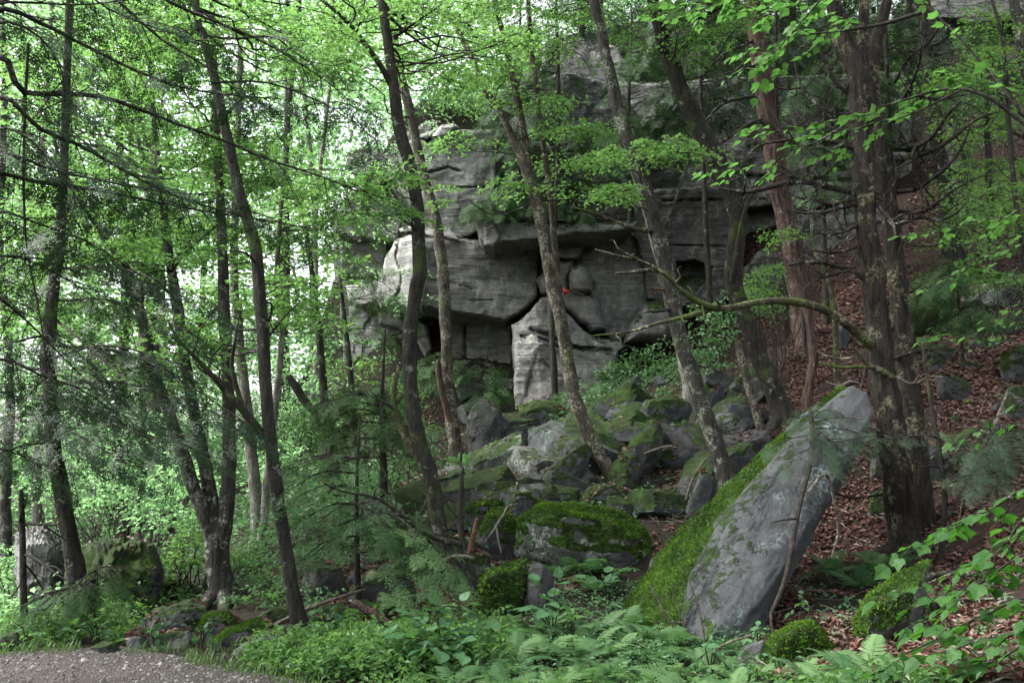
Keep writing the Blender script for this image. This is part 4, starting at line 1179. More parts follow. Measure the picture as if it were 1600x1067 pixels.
    def overhead(self, m=60, R=2.6, up=3.6, mat='leaf_mid'):
        """the tree's own crown, above what the photo frames"""
        z0 = CAM[2] + self.loc[1] * 0.56 + 0.5
        k = int(np.argmin(np.abs(self.p[:, 2] - z0)))
        c = self.p[k] + np.stack([rng.normal(0, R * .55, m), rng.normal(0, R * .55, m), rng.uniform(0, up, m)], -1)
        c[:, 2] = np.maximum(c[:, 2], CAM[2] + np.maximum(c[:, 1], 1) * 0.56 + 0.35)
        mb = MB(); clump_leaves(mb, c, rng.uniform(.6, 1.1, m), 55, 0.17, .2, .3, .6)
        mb.build('upper_crown', M[mat], self.root, self.loc, False)
        for e in c[::6]: self.limb_to(e)
        return self
    def done(self):
        w = self.wood.build('twigs', M['twig'], self.root, self.loc)  # holds the limbs out to the foliage as well as the twigs
        if w: w['kind'] = 'stuff'
        if self.fol.v: self.fol.build('crown', M[self.fmat], self.root, self.loc, False)
        return self

# ------------------------------------------------------------------ the named trees, left to right
# dark hemlock on the left
t = Tree('hemlock_tree', 'dark straight hemlock trunk at the left with drooping black green boughs', [(136,986,42),(121,900,36),(107,834,33),(92,740,31),(85,699,30),(78,600,28),(74,560,28),(84,440,24),(96,330,20)], 'bark_dark', top=11)
t.roots(5, 0.5)
nd = MB()
for (a, b, c, d0, d1) in [((85,640),(180,640),(330,700),8.0,6.8),((84,600),(200,600),(380,660),8.0,6.9),((80,560),(170,540),(300,575),8.0,7.2),((84,690),(20,700),(-60,740),8.0,7.2),((90,520),(10,540),(-60,600),8.0,7.0),
                        ((86,620),(150,650),(250,690),8.0,6.4),((90,470),(180,470),(300,520),8.0,7.0),((86,650),(30,650),(-40,690),8.1,7.0),((84,580),(60,600),(10,660),8.0,6.6),((88,500),(160,560),(240,640),8.0,6.5),
                        ((85,660),(140,690),(210,730),8.0,7.0),((88,540),(220,560),(430,690),8.0,7.0),((86,600),(110,640),(150,700),8.0,6.6),((92,420),(190,420),(330,470),8.0,7.0),((95,380),(30,400),(-50,450),8.0,7.2)]:
    pts = np.vstack([P(*a, d0), P(*b, (d0 + d1) / 2), P(*c, d1)])
    bough(t.wood, nd, pts, 0.014, 0.7, 0.34, 0.15, droop=0.3)
nd.build('crown', M['hemlock'], t.root, t.loc, False)
t.done()

# broken snag
t = Tree('dead_snag', 'thin dead snag with a broken top and bare stubs at the far left', [(38,1000,16),(37,930,14),(35,860,13),(34,810,12),(33,766,9)], 'bark_dark', cat='dead tree', d=7.75, sides=10)
t.branch([(36,818,7),(60,819,6),(85,820,5),(95,815,3)], 7.75, 7.6)
t.branch([(66,819,4),(68,808,4),(66,796,3)], 7.7, 7.65)
t.branch([(70,822,4),(85,832,4),(100,842,3),(118,850,2)], 7.7, 7.8)
t.branch([(38,866,7),(55,872,6),(72,884,5),(88,896,4),(103,906,3)], 7.75, 7.4)
t.branch([(75,884,4),(88,886,3),(98,896,2)], 7.6, 7.4)
t.branch([(34,795,5),(31,808,5),(30,815,4)], 7.75, 7.7)
t.branch([(38,900,4),(26,922,3),(14,936,2)], 7.75, 7.9, 3, 0.2)
t.branch([(38,880,4),(55,900,4),(68,922,2)], 7.75, 7.9, 2, 0.2)

# three stemmed maple
t = Tree('maple_tree', 'grey tree splitting low into three stems left of centre', [(348,945,58),(345,900,50),(340,860,48),(337,835,50)], 'bark_grey', flare=1.5, rough=0.16)
t.roots(6, 0.7)
dm = t.d
t.branch([(338,850,34),(322,810,30),(302,760,28),(290,720,27),(265,650,25),(240,580,24),(225,510,22),(210,460,20),(190,410,18),(160,365,15),(130,320,12),(100,270,9),(80,200,6)], dm, dm - 0.4, name='stem', sides=12)
t.branch([(340,850,34),(332,790,30),(320,725,26),(304,650,24),(290,570,23),(279,490,22),(268,425,20),(258,350,17),(250,280,13),(240,180,9),(232,60,6),(228,-60,3)], dm, dm + 0.3, name='stem', sides=12)
t.branch([(345,850,36),(354,790,30),(358,730,28),(357,640,26),(354,560,25),(350,480,23),(348,400,21),(345,330,19),(340,230,16),(336,120,12),(330,0,9),(326,-120,5)], dm, dm + 0.1, name='stem', sides=12)
t.branch([(278,470,10),(262,455,8),(248,446,6),(228,442,4),(200,445,2)], dm + .15, dm - .3, 4, 0.4)
t.branch([(350,470,9),(330,490,8),(310,512,7),(286,536,6),(270,560,4)], dm + .1, dm - .2, 3, .3)
t.branch([(190,412,9),(182,420,6),(172,416,4),(160,405,2)], dm - .3, dm - .5, 3, .3)
t.p = np.vstack([t.p, P(np.array([290, 240, 190, 304, 268, 250, 357, 350, 340]), np.array([720, 580, 410, 650, 425, 280, 640, 480, 230]), np.full(9, dm))])
t.r = np.concatenate([t.r, np.full(9, 0.08)])
t.leaves([(150,330,150,60,9.8,1.6,26),(270,250,140,60,9.8,1.6,26),(240,560,120,50,9.8,1.2,10),(90,420,110,70,10,1.5,18),(330,90,150,80,10,1.6,24),(150,130,160,90,10,1.5,30),(280,390,120,30,10.4,1.4,16),(120,500,120,50,10.6,1.4,14),(400,250,90,50,10.5,1.4,14)], rad=0.5, n=75, size=0.085)
t.done()

# leaning smooth trunk with a forked bare limb
t = Tree('beech_tree', 'slim dark trunk leaning left in front of the bright wood', [(468,988,34),(455,910,29),(440,820,27),(430,740,27),(420,650,26),(413,560,26),(408,490,26),(400,400,26),(388,350,25),(370,285,24),(352,200,22),(334,120,20),(318,55,18),(305,-10,16)], 'bark_dark', top=12)
t.roots(4, 0.5)
dm = t.d
t.branch([(413,684,20),(395,660,18),(375,635,16),(352,610,14),(330,585,12),(310,564,10),(295,548,8),(278,530,6),(262,500,4)], dm, dm - 0.3, 3, 0.5)
t.branch([(380,640,12),(368,600,10),(362,570,9),(366,540,7),(372,500,4)], dm, dm, 2, .4)
t.branch([(352,610,8),(340,590,7),(316,580,5),(300,560,3)], dm, dm, 2, .3)
t.branch([(404,420,7),(390,400,6),(370,392,4),(350,394,2)], dm, dm - .3, 3, .4)
t.branch([(410,540,6),(440,500,5),(470,470,3)], dm, dm + .3, 3, .4)
t.leaves([(330,20,120,60,8.6,1.2,18),(480,60,100,70,9.5,1.5,18),(300,530,70,30,8.2,.5,5),(470,470,60,40,9,.8,8)], rad=0.42, n=75, size=0.08)
t.done()

# pale trunk behind
t = Tree('pale_tree', 'pale grey slanting trunk behind the slim dark trunk', [(405,905,32),(402,840,28),(399,770,26),(392,690,24),(384,620,22),(376,560,21),(370,480,19),(366,400,17)], 'bark_pale', d=12.5, top=12)
t.leaves([(400,330,120,60,12.5,1.4,20),(380,470,90,50,12.5,1.2,12)], rad=0.55, n=70, size=0.09); t.done()
t = Tree('pale_tree', 'thin pale trunk crossing the slim dark trunk low down', [(385,930,22),(400,880,20),(412,820,18),(416,760,16),(430,640,14),(440,520,12),(432,430,11)], 'bark_pale', d=12.0, top=10)
t.leaves([(450,430,60,40,12,1,8),(520,330,60,80,12.5,1,14)], rad=0.5, n=70, size=0.085); t.done()

# dark broken limb
t = Tree('leaning_log', 'dark broken trunk section leaning between the trees left of the cliff', [(520,690,18),(500,655,17),(478,628,17),(462,604,18),(450,588,15)], 'bark_dark', cat='log', d=13.0, sink=0.8)
t.done()

# hemlocks left of the cliff
for (pth, dd, lab) in [([(520,760,22),(508,640,18),(498,520,15),(488,430,12),(470,300,9)], 15.0, 'dark hemlock standing close left of the cliff end'),
                       ([(560,720,14),(545,560,12),(536,480,9),(530,420,6)], 16.5, 'thin dead hemlock pole against the cliff end')]:
    t = Tree('hemlock_tree', lab, pth, 'bark_dark', d=dd, top=None)
    nd = MB()
    for k in range(18 if dd < 16 else 8):
        kk = rng.integers(int(len(t.p) * 0.25), len(t.p)); a = t.p[kk]; az = rng.uniform(0, 2 * np.pi)
        L = rng.uniform(0.7, 1.7)
        o = np.array([math.cos(az), math.sin(az), 0.12])
        bough(t.wood, nd, np.vstack([a, a + o * L * 0.6, a + o * L - np.array([0, 0, 0.35 * L])]), 0.012, 0.6, 0.36, 0.16, tpl=FROND_F, droop=0.3, sides=4)
    nd.build('crown', M['hemlock_pale'], t.root, t.loc, False); t.done()

# main mid trunk
t = Tree('birch_tree', 'dark slim trunk rising from the centre past the cliff left end', [(722,920,40),(703,878,34),(688,838,33),(672,738,32),(655,690,31),(645,634,31),(640,560,31),(640,530,31),(650,450,31),(655,420,30),(654,360,29),(650,310,28),(640,255,27),(626,210,27),(616,140,25),(610,90,23),(602,30,21),(596,-20,19)], 'bark_dark', top=12)
t.roots(5, 0.55)
dm = t.d
t.branch([(614,138,15),(600,112,13),(584,88,12),(560,55,10),(538,30,9),(500,-2,7),(470,-30,5)], dm, dm - .5, 3, 0.6)
t.branch([(616,60,8),(640,42,6),(665,25,5),(690,8,3)], dm, dm - .3, 2, .4)
t.branch([(548,42,6),(556,18,5),(540,5,4),(522,-10,3)], dm - .3, dm - .4, 2, .4)
t.branch([(678,760,22),(660,720,20),(640,690,19),(622,655,16),(615,630,13),(617,600,10),(622,575,7),(616,545,4)], dm, dm + .2, 5, .35, bark='bark_moss')
t.branch([(618,640,8),(600,628,6),(584,616,4)], dm, dm, 3, .3)
t.leaves([(600,20,130,50,9.3,1.2,20),(700,60,120,70,10.5,1.5,26),(600,330,38,60,8.8,.4,8),(585,280,40,22,8.6,.3,5),(690,120,50,30,10.5,.6,5)], rad=0.36, n=60, size=0.075)
t.done()
# lichened trunk behind it
t = Tree('birch_tree', 'lichen speckled pale brown trunk right behind the dark central trunk', [(716,722,34),(711,690,30),(706,650,27),(700,600,26),(698,560,25),(697,520,25),(694,450,25),(690,400,24),(682,350,23),(675,320,23),(660,260,22),(648,210,21),(634,150,20),(625,110,18),(614,50,15),(604,-20,12)], 'bark_lichen', top=15)
t.branch([(706,665,14),(698,638,15),(691,612,15),(687,590,14),(685,572,12),(684,562,6)], t.d - .05, t.d - .2, name='broken_stub', bark='bark_red', label='torn reddish broken stem at the foot of the trunk')
t.leaves([(600,80,110,60,14.5,1.5,20),(760,40,90,60,15,1.5,18)], rad=0.5, n=60, size=0.085); t.done()

# two stemmed tree in front of buttress
t = Tree('birch_tree', 'lichened trunk in front of the buttress forking into two high stems', [(966,758,40),(945,725,32),(922,682,30),(905,640,28),(893,600,28),(884,545,27),(876,500,27),(865,455,27),(857,410,26),(846,350,26),(834,300,25),(822,262,24),(806,225,18),(794,198,15),(776,165,15),(758,140,14),(738,95,13),(720,58,12),(704,25,11),(690,-10,10)], 'bark_lichen', top=13)
t.roots(6, 0.7)
dm = t.d
t.branch([(826,270,16),(822,235,16),(816,195,15),(806,145,14),(798,105,13),(786,55,12),(774,5,11),(765,-50,9)], dm, dm + .3, name='stem', sides=10)
t.branch([(884,530,14),(876,465,14),(870,420,14),(864,350,13),(859,300,13),(852,245,12),(845,200,12),(836,120,11),(829,50,10),(824,-20,9)], dm + .12, dm + .5, name='stem', sides=10, bark='bark_lichen')
t.leaves([(740,120,70,50,13,1,14),(740,225,50,18,12.8,.5,4),(900,205,80,14,13,1.0,9),(890,250,80,12,13.2,1.0,8),(930,300,70,10,13.2,.8,6),(850,160,70,14,13.2,1,7),(820,40,110,60,13.5,1.4,22),(800,290,40,18,12.6,.4,4),(690,300,30,20,13,.4,2)], rad=0.42, n=60, size=0.08)
t.overhead(50); t.done()

# leaning pale-and-dark trunk
t = Tree('birch_tree', 'tall trunk leaning left behind the leaning slab, with a mossy stub branch', [(1138,762,44),(1122,705,36),(1102,645,34),(1088,600,33),(1072,555,33),(1058,510,34),(1046,450,35),(1036,400,35),(1022,345,34),(1006,290,32),(988,235,30),(970,180,28),(958,130,26),(948,90,24),(936,40,22),(926,-10,20)], 'bark_grey', top=14)
t.roots(5, 0.6)
dm = t.d
t.branch([(1026,362,13),(1005,360,11),(985,356,9),(962,346,8),(940,338,7),(918,330,6),(892,324,4)], dm, dm - .6, 3, .25, bark='bark_moss')
t.branch([(1060,480,9),(1030,486,7),(1008,487,5)], dm, dm - .3, 2, .2)
t.branch([(1050,455,8),(1030,452,6),(1012,450,3)], dm, dm - .2, 1, .2, bark='orange_wood')
t.branch([(1034,370,7),(1050,330,6),(1064,285,5),(1080,245,4)], dm, dm + .3, 4, .4)
t.leaves([(1040,228,80,10,11.6,.9,10),(985,240,60,10,11.6,.7,6),(1000,300,50,8,11.3,.5,4),(940,50,80,50,12.8,.8,11)], rad=0.34, n=60, size=0.075)
t.overhead(70); t.done()
# its pale companion
t = Tree('pale_tree', 'pale mottled trunk half hidden behind the leaning trunk', [(1082,640,34),(1076,590,32),(1066,545,31),(1052,480,30),(1038,420,30),(1022,360,30),(1008,310,28),(990,250,24),(972,190,20),(955,130,16)], 'bark_pale', d=14.2, top=12); t.done()

# crooked trunk
t = Tree('oak_tree', 'crooked mossy barked trunk bent like an elbow at the upper middle right', [(1232,660,52),(1214,620,42),(1196,580,36),(1180,540,34),(1164,500,34),(1152,460,36),(1146,430,38),(1150,390,36),(1152,350,36),(1148,320,38),(1136,290,42),(1122,255,44),(1105,215,44),(1085,180,40),(1062,135,36),(1046,95,33),(1036,65,31),(1028,35,28),(1020,5,25),(1010,-40,22)], 'bark_dark', top=12, rough=0.16)
t.roots(5, 0.6)
dm = t.d
t.branch([(1142,440,10),(1150,400,10),(1158,350,9),(1172,310,7),(1180,300,4)], dm - .15, dm - .25, 1, .2)
t.branch([(1046,95,12),(1030,70,10),(1060,40,9),(1100,25,7),(1140,5,5)], dm, dm - .4, 4, .5)
t.leaves([(1110,20,90,30,11.8,.8,12),(1090,70,40,30,12.6,.4,5)], rad=0.36, n=60, size=0.085); t.overhead(60); t.done()
t = Tree('dead_snag', 'short broken lichened pole beside the crooked trunk', [(1196,690,22),(1186,660,19),(1172,610,17),(1160,565,17),(1153,535,14)], 'bark_lichen', cat='dead tree'); t.done()

# red cedar behind
t = Tree('cedar_tree', 'straight reddish shaggy cedar trunk left of the twin trunks', [(1262,560,48),(1256,520,44),(1250,470,44),(1243,420,43),(1234,360,42),(1224,310,42),(1214,260,40),(1205,215,40),(1196,165,38),(1188,110,37),(1182,60,36),(1176,5,34),(1172,-40,32)], 'bark_red', d=16.0, top=15, rough=0.14)
for b in [[(1195,150,8),(1150,155,7),(1120,170,6),(1095,200,4),(1080,215,2)],[(1200,185,9),(1170,195,8),(1140,215,6),(1110,235,4)],[(1188,100,8),(1150,115,6),(1115,130,4)],[(1186,60,8),(1160,72,6),(1130,85,5),(1100,120,3)],
          [(1200,210,7),(1230,200,6),(1262,190,5),(1290,165,3)],[(1212,270,7),(1190,280,6),(1170,300,5),(1150,330,3)],[(1192,130,6),(1230,140,5),(1260,135,3)]]:
    t.branch(b, 16, 15.4, 10, .6, bark='twig', depth=2)
t.overhead(90, 3.4, 4.5, 'hemlock'); t.done()

# twin trunks, foreground right
t = Tree('cedar_tree', 'big twin trunked cedar on the right with many bare crooked branches', [(1418,868,74),(1412,820,62),(1404,760,58),(1396,700,56),(1388,640,54),(1379,570,51),(1371,500,48),(1362,430,46),(1354,350,44),(1349,280,45),(1346,220,48),(1343,160,50),(1338,110,44),(1322,70,46),(1312,30,36),(1302,-10,30)], 'bark_cedar', top=11, rough=0.18, sides=18, flare=1.25)
t.roots(6, 0.7)
dm = t.d
t.branch([(1446,850,48),(1439,780,45),(1431,700,44),(1423,620,42),(1413,540,41),(1404,460,40),(1396,390,38),(1390,330,38),(1374,270,44),(1366,210,44),(1360,150,40),(1362,100,34),(1370,60,28),(1382,20,22),(1394,-30,18)], dm + .35, dm + .45, name='stem', sides=16, rough=0.18, bark='bark_cedar')
t.branch([(1340,170,30),(1345,120,30),(1348,70,26),(1350,20,22),(1352,-30,18)], dm + .1, dm + .2, name='stem', sides=10)
cb = [
 [(1330,300,14),(1300,294,13),(1262,285,13),(1230,286,13),(1205,292,12),(1180,298,11),(1160,300,9),(1135,296,6),(1118,292,3)],
 [(1335,318,12),(1310,325,10),(1285,333,9),(1262,334,7),(1240,330,4)],
 [(1335,312,10),(1300,320,9),(1275,312,7),(1250,310,5),(1232,300,3)],
 [(1340,352,10),(1318,362,8),(1296,366,6),(1272,364,4)],
 [(1342,384,9),(1322,392,7),(1300,395,6),(1270,392,4),(1240,396,2)],
 [(1340,236,12),(1322,228,10),(1305,232,9),(1290,246,7),(1272,262,5),(1262,282,3)],
 [(1335,226,14),(1306,222,13),(1270,216,11),(1240,218,9),(1212,222,7),(1190,226,5),(1168,240,3)],
 [(1348,432,10),(1320,420,9),(1290,412,8),(1262,410,7),(1232,414,4)],
 [(1352,440,8),(1330,424,7),(1300,430,6),(1270,440,4),(1250,456,2)],
 [(1400,250,12),(1430,244,11),(1460,235,10),(1490,215,9),(1520,190,7),(1550,178,5)],
 [(1402,300,11),(1430,296,10),(1455,280,9),(1478,262,8),(1500,235,6),(1516,200,4)],
 [(1406,330,10),(1436,332,9),(1460,320,8),(1486,300,6),(1510,286,4)],
 [(1398,220,12),(1425,228,11),(1452,218,9),(1480,180,7),(1500,160,5)],
 [(1395,190,10),(1410,160,9),(1425,130,7),(1436,100,5),(1440,70,3)],
 [(1408,350,8),(1440,340,7),(1470,345,6),(1500,330,4)],
 [(1345,290,8),(1360,310,9),(1392,345,8),(1400,372,5)],
 [(1405,365,9),(1420,380,8),(1450,384,6),(1480,378,4)],
 [(1372,520,7),(1395,512,6),(1420,458,5),(1440,460,3)],
 [(1330,150,9),(1306,130,8),(1290,100,6),(1280,70,4)],[(1326,180,9),(1300,176,8),(1272,160,7),(1250,130,5),(1240,90,3)],
 [(1332,205,8),(1300,200,7),(1262,190,5),(1238,172,3)],[(1400,160,8),(1430,150,7),(1462,155,6),(1500,150,4),(1540,140,3)],
 [(1398,130,7),(1420,90,6),(1448,70,5),(1470,40,3)],[(1398,560,9),(1440,546,6),(1455,545,3)],
]
for b in cb:
    right = b[-1][0] > 1380
    t.branch(b, dm + (.35 if right else 0), dm + rng.uniform(-.9, .5), 11, .42, bark='twig', depth=2)
t.branch([(1368,545,22),(1345,525,22),(1325,508,20),(1300,490,19),(1272,478,17),(1245,472,17),(1215,470,16),(1185,472,15),(1155,478,15),(1130,482,14),(1105,478,13),(1080,466,12),(1060,450,10),(1040,430,9),(1010,412,8),(975,402,6),(930,390,3)], dm, dm - 1.6, 8, .22, bark='bark_moss', label='long moss covered branch reaching left across the slope')
t.branch([(1115,482,12),(1090,490,11),(1060,498,10),(1030,505,8),(990,517,6),(955,522,4),(928,524,3)], dm - .9, dm - 1.7, 4, .18, bark='bark_moss')
t.branch([(1030,425,7),(1012,422,8),(985,426,7),(962,427,5)], dm - 1.3, dm - 1.5, 0, .2, bark='bark_moss')
t.branch([(1012,413,7),(995,405,6),(978,396,4),(965,388,3)], dm - 1.4, dm - 1.6, 1, .15, bark='bark_moss')
t.branch([(1395,590,14),(1375,578,14),(1358,572,12),(1352,566,8),(1340,552,6),(1328,538,4)], dm - .1, dm - .3, 1, .2, bark='bark_moss')
t.branch([(1360,574,7),(1340,573,7),(1310,574,6),(1280,566,5)], dm - .25, dm - .4, 0, bark='bark_moss')
t.branch([(1352,574,6),(1345,605,5),(1335,630,4),(1322,645,3)], dm - .3, dm - .6, 2, .2, bark='twig')
t.branch([(1400,588,7),(1425,600,6),(1455,588,4),(1475,590,3)], dm - .2, dm - .3, 2, .2, bark='deadwood')
t.overhead(110, 3.0, 3.5, 'hemlock'); t.done()

# torn orange snag
t = Tree('dead_snag', 'torn orange brown dead pole standing left of the twin trunks', [(1262,640,20),(1266,600,18),(1271,560,18),(1267,520,17),(1258,480,15),(1247,450,15),(1237,425,15),(1227,408,11),(1218,395,6)], 'bark_red', cat='dead tree', d=10.2, rough=0.2, sink=0.7)
t.branch([(1258,560,9),(1256,520,8),(1252,470,8),(1244,430,6)], 10.25, 10.3, 0, bark='bark_dark')
t.branch([(1272,545,7),(1290,556,6),(1315,560,5),(1335,558,3)], 10.2, 9.9, 1, .2, bark='bark_moss'); t.done()

# dark sapling in the right litter
t = Tree('sapling', 'thin dark dead sapling right of the twin trunks', [(1470,880,13),(1474,830,12),(1476,780,12),(1472,730,12),(1466,690,11),(1458,650,9),(1452,610,8),(1446,570,6),(1440,530,4)], 'bark_dark', cat='sapling', sides=8)
dm = t.d
t.branch([(1464,682,5),(1440,680,5),(1410,684,4),(1372,686,3)], dm, dm - .7, 2, .2)
t.branch([(1472,718,6),(1495,712,5),(1515,713,4),(1538,711,2)], dm, dm - .2, 2, .2)
t.branch([(1474,744,5),(1482,732,5),(1494,720,3)], dm, dm, 0)
t.branch([(1470,730,4),(1450,728,4),(1430,732,2)], dm, dm - .2, 0)
t.branch([(1476,768,4),(1490,772,3),(1500,768,2)], dm, dm - .2, 0, bark='deadwood')
nd = MB()
for (a, b) in [((1464,682),(1300,690)),((1372,686),(1270,668)),((1390,684),(1310,720)),((1476,760),(1540,740))]:
    bough(t.wood, nd, np.vstack([P(*a, dm - .6), P((a[0]+b[0])/2, (a[1]+b[1])/2 - 6, dm - .9), P(*b, dm - 1.3)]), 0.006, 0.24, 0.16, 0.12, tpl=FROND)
nd.build('crown', M['hemlock'], t.root, t.loc, False); t.done()

# thin dead stem leaning before the slab
t = Tree('sapling', 'crooked dead stem hanging across the face of the leaning slab', [(1208,985,6),(1204,960,7),(1218,930,10),(1228,900,11),(1238,850,11),(1245,810,11),(1254,770,10),(1264,735,10),(1270,700,10),(1268,660,9),(1266,640,8)], 'twig_dark', cat='dead stem', d=6.55, lean=1.2, sides=9, rough=0.2, sink=0.05)
t.branch([(1244,810,5),(1225,812,4),(1206,816,2)], 6.7, 6.6, 2, .12)
t.branch([(1262,770,7),(1290,740,6),(1305,790,6),(1310,830,5),(1300,870,4)], 6.75, 7.0, 2, .15, bark='deadwood')
nd = MB()
for (a, b, dd) in [((1268,660),(1350,655),7.2),((1266,680),(1205,700),7.2),((1268,670),(1300,700),7.0),((1268,650),(1240,660),7.2),((1268,690),(1340,690),7.2),((1268,660),(1290,640),7.1),((1266,700),(1230,730),7.0),((1268,690),(1310,730),6.9)]:
    bough(t.wood, nd, np.vstack([P(*a, dd), P((a[0]+b[0])/2, (a[1]+b[1])/2 - 5, dd - .15), P(*b, dd - .35)]), 0.005, 0.22, 0.16, 0.10, tpl=FROND)
nd.build('crown', M['hemlock'], t.root, t.loc, False); t.done()

# trunks on the upper right slope
for (pth, dd, bk, lab) in [
    ([(1485,345,34),(1478,300,30),(1466,240,28),(1458,190,27),(1452,120,26),(1446,60,25),(1440,0,24),(1436,-40,22)], 18, 'bark_dark', 'dark straight trunk on the upper right slope'),
    ([(1505,330,44),(1496,260,40),(1485,190,38),(1470,120,36),(1455,60,36),(1440,0,34),(1432,-40,32)], 21, 'bark_grey', 'broad grey trunk behind the dark trunk on the upper right slope'),
    ([(1640,300,46),(1626,200,42),(1612,120,40),(1598,60,38),(1588,0,36),(1580,-40,34)], 14, 'bark_grey', 'grey trunk at the extreme right top edge'),
    ([(1602,420,12),(1585,300,11),(1578,200,10),(1572,120,9),(1565,60,8),(1550,0,6)], 12, 'bark_dark', 'thin bare stem near the right edge'),
    ([(1302,470,10),(1285,420,9),(1270,380,8),(1268,330,7)], 13, 'bark_moss', 'thin mossy stem left of the twin trunks')]:
    t = Tree('slope_tree', lab, pth, bk, d=dd, top=(13 if dd > 13 else None), sink=0.6)
    if dd in (12, 18):
        for k in range(7):
            kk = rng.integers(len(t.p) // 3, len(t.p)); a = t.p[kk]
            e = a + np.array([rng.uniform(-1.2, 1.2), rng.uniform(-.8, .4), rng.uniform(0, .6)])
            t.limb_to(e); twigs(t.wood, wander(a, e, 8, .15), np.full(8, 0.01), 4, .4)
    if dd != 13:
        t.leaves([(1520,150,90,60,dd - .5,1,12),(1560,60,60,50,dd - .5,1,8),(1540,250,70,50,dd - .8,.8,8)] if dd > 12 else [(1540,330,60,40,11.5,.6,8),(1560,420,50,30,11.5,.5,5),(1530,110,60,30,11.5,.5,7)], rad=0.42, n=60, size=0.08, mat='leaf_mid')
    if dd > 13: t.overhead(70, 3.0)
    t.done()

# dead sapling with a long bare bough, bottom centre
t = Tree('sapling', 'dark dead sapling with a long bare bough reaching left over the hemlock', [(752,965,24),(744,930,20),(738,895,17),(728,868,15),(722,840,14),(718,800,12),(722,760,9),(720,720,6),(724,690,4)], 'bark_dark', cat='sapling', d=8.2, sides=9)
t.branch([(720,850,13),(700,846,12),(675,838,10),(650,822,9),(628,806,8),(600,784,7),(575,774,6),(545,770,4),(520,762,3),(500,750,2)], 8.2, 7.6, 5, .25, bark='twig')
t.branch([(620,800,6),(612,770,5),(605,745,4),(590,720,3),(578,700,2)], 7.9, 7.9, 2, .2)
t.branch([(730,872,11),(736,850,11),(742,825,9),(746,808,5)], 8.2, 8.15, 0, bark='orange_wood')
t.branch([(740,872,9),(715,868,8),(695,874,7),(685,890,4),(672,902,2)], 8.2, 7.8, 2, .12, bark='deadwood')
t.branch([(718,812,5),(700,790,4),(690,770,3),(680,755,2)], 8.2, 8.0, 2, .2)
t.done()
# white forked twig
t = Tree('fallen_twig', 'thin white forked dead twig over the mossy cushion boulder', [(783,862,4),(779,845,4),(776,826,5),(774,822,5),(786,806,5),(792,792,4),(800,788,3)], 'bark_pale', cat='twig', d=8.9, sides=6, sink=0.0)
t.branch([(775,823,4),(768,832,3),(758,846,2)], 8.9, 8.8); t.done()

# ------------------------------------------------------------------ hemlocks with sprays
# foreground hemlock whose trunk stands outside the frame on the left: its long boughs cross the upper left
hl = P(-260, 1060, 5.6); hl[2] = H(hl[0], hl[1])
root = empty('hemlock_tree', hl, 'near hemlock at the left edge with long dark boughs across the upper left', 'tree')
mb = MB(); tp = np.array([hl - [0, 0, .3], hl + [0.02, 0, 2], hl + [0.1, 0.05, 5], hl + [0.1, 0.1, 9]])
add_tube(mb, spline(tp, 60), np.linspace(0.22, 0.06, 60), 14, 0.12, 3.0)
mb.build('trunk', M['bark_dark'], root, hl)
nd, wd = MB(), MB()
def on_trunk(z): return np.array([hl[0] + 0.08, hl[1] + 0.05, z])
fb = [([(0,15),(60,35),(130,70),(210,110),(290,138),(370,150),(440,155)],5.2,6.2,.030),([(0,85),(30,140),(75,147),(150,150),(215,170),(280,195),(350,220),(420,250),(500,275),(560,300)],5.2,6.4,.034),
      ([(0,35),(50,50),(85,85),(100,130),(100,190)],5.2,5.4,.018),([(0,150),(60,200),(130,230),(200,270),(270,305),(350,330),(430,350)],5.0,6.2,.028),
      ([(-20,270),(60,285),(150,297),(240,315),(330,332),(420,345),(500,360)],5.2,6.6,.026),([(0,240),(80,265),(170,285),(260,300),(330,305)],5.0,5.8,.02),
      ([(-10,330),(60,350),(140,380),(220,430)],5.2,6.0,.02),([(0,5),(120,8),(200,0),(260,-15)],5.4,6.4,.02),([(100,-20),(180,20),(260,50),(330,70)],5.4,6.0,.018),
      ([(0,200),(60,230),(110,290),(115,330),(85,370)],5.0,5.2,.016),([(0,400),(50,410),(110,440),(170,480)],5.3,6.2,.018),([(-20,460),(40,500),(100,560),(160,620)],5.3,6.0,.018),
      ([(0,560),(60,585),(130,610),(200,660)],5.3,6.0,.018),([(200,-30),(300,20),(400,60),(500,120),(560,170)],5.8,6.8,.02),([(-20,700),(30,710),(80,740)],5.6,6.0,.014),
      ([(150,-30),(250,60),(330,110),(420,190)],5.6,6.2,.018),([(330,130),(420,130),(520,170),(600,230)],6.2,7.0,.016)]
for pth, d0, d1, r in fb:
    dd = np.linspace(d0, d1, len(pth)); p = P(*np.array(pth, float).T, dd)
    a = on_trunk(p[0][2] - 0.25)
    p = np.vstack([a, (a + p[0]) / 2 + [0, 0, .05], p]) if pth[0][0] < 120 else p
    bough(wd, nd, p, r * .7, 0.62, 0.30, 0.115, droop=0.28, start=0.25)
tag(wd.build('bough', M['bark_dark'], root, hl), kind='stuff')
nd.build('crown', M['hemlock'], root, hl, False)
# a vine-like bare stem hanging near the left edge
t = Tree('hanging_stem', 'thin bare stem hanging down the left side', [(72,560,3),(60,480,4),(42,390,5),(37,300,6),(38,200,7),(42,110,7),(44,70,6)], 'bark_dark', cat='dead stem', d=5.4, sides=6, sink=0.0); t.done()

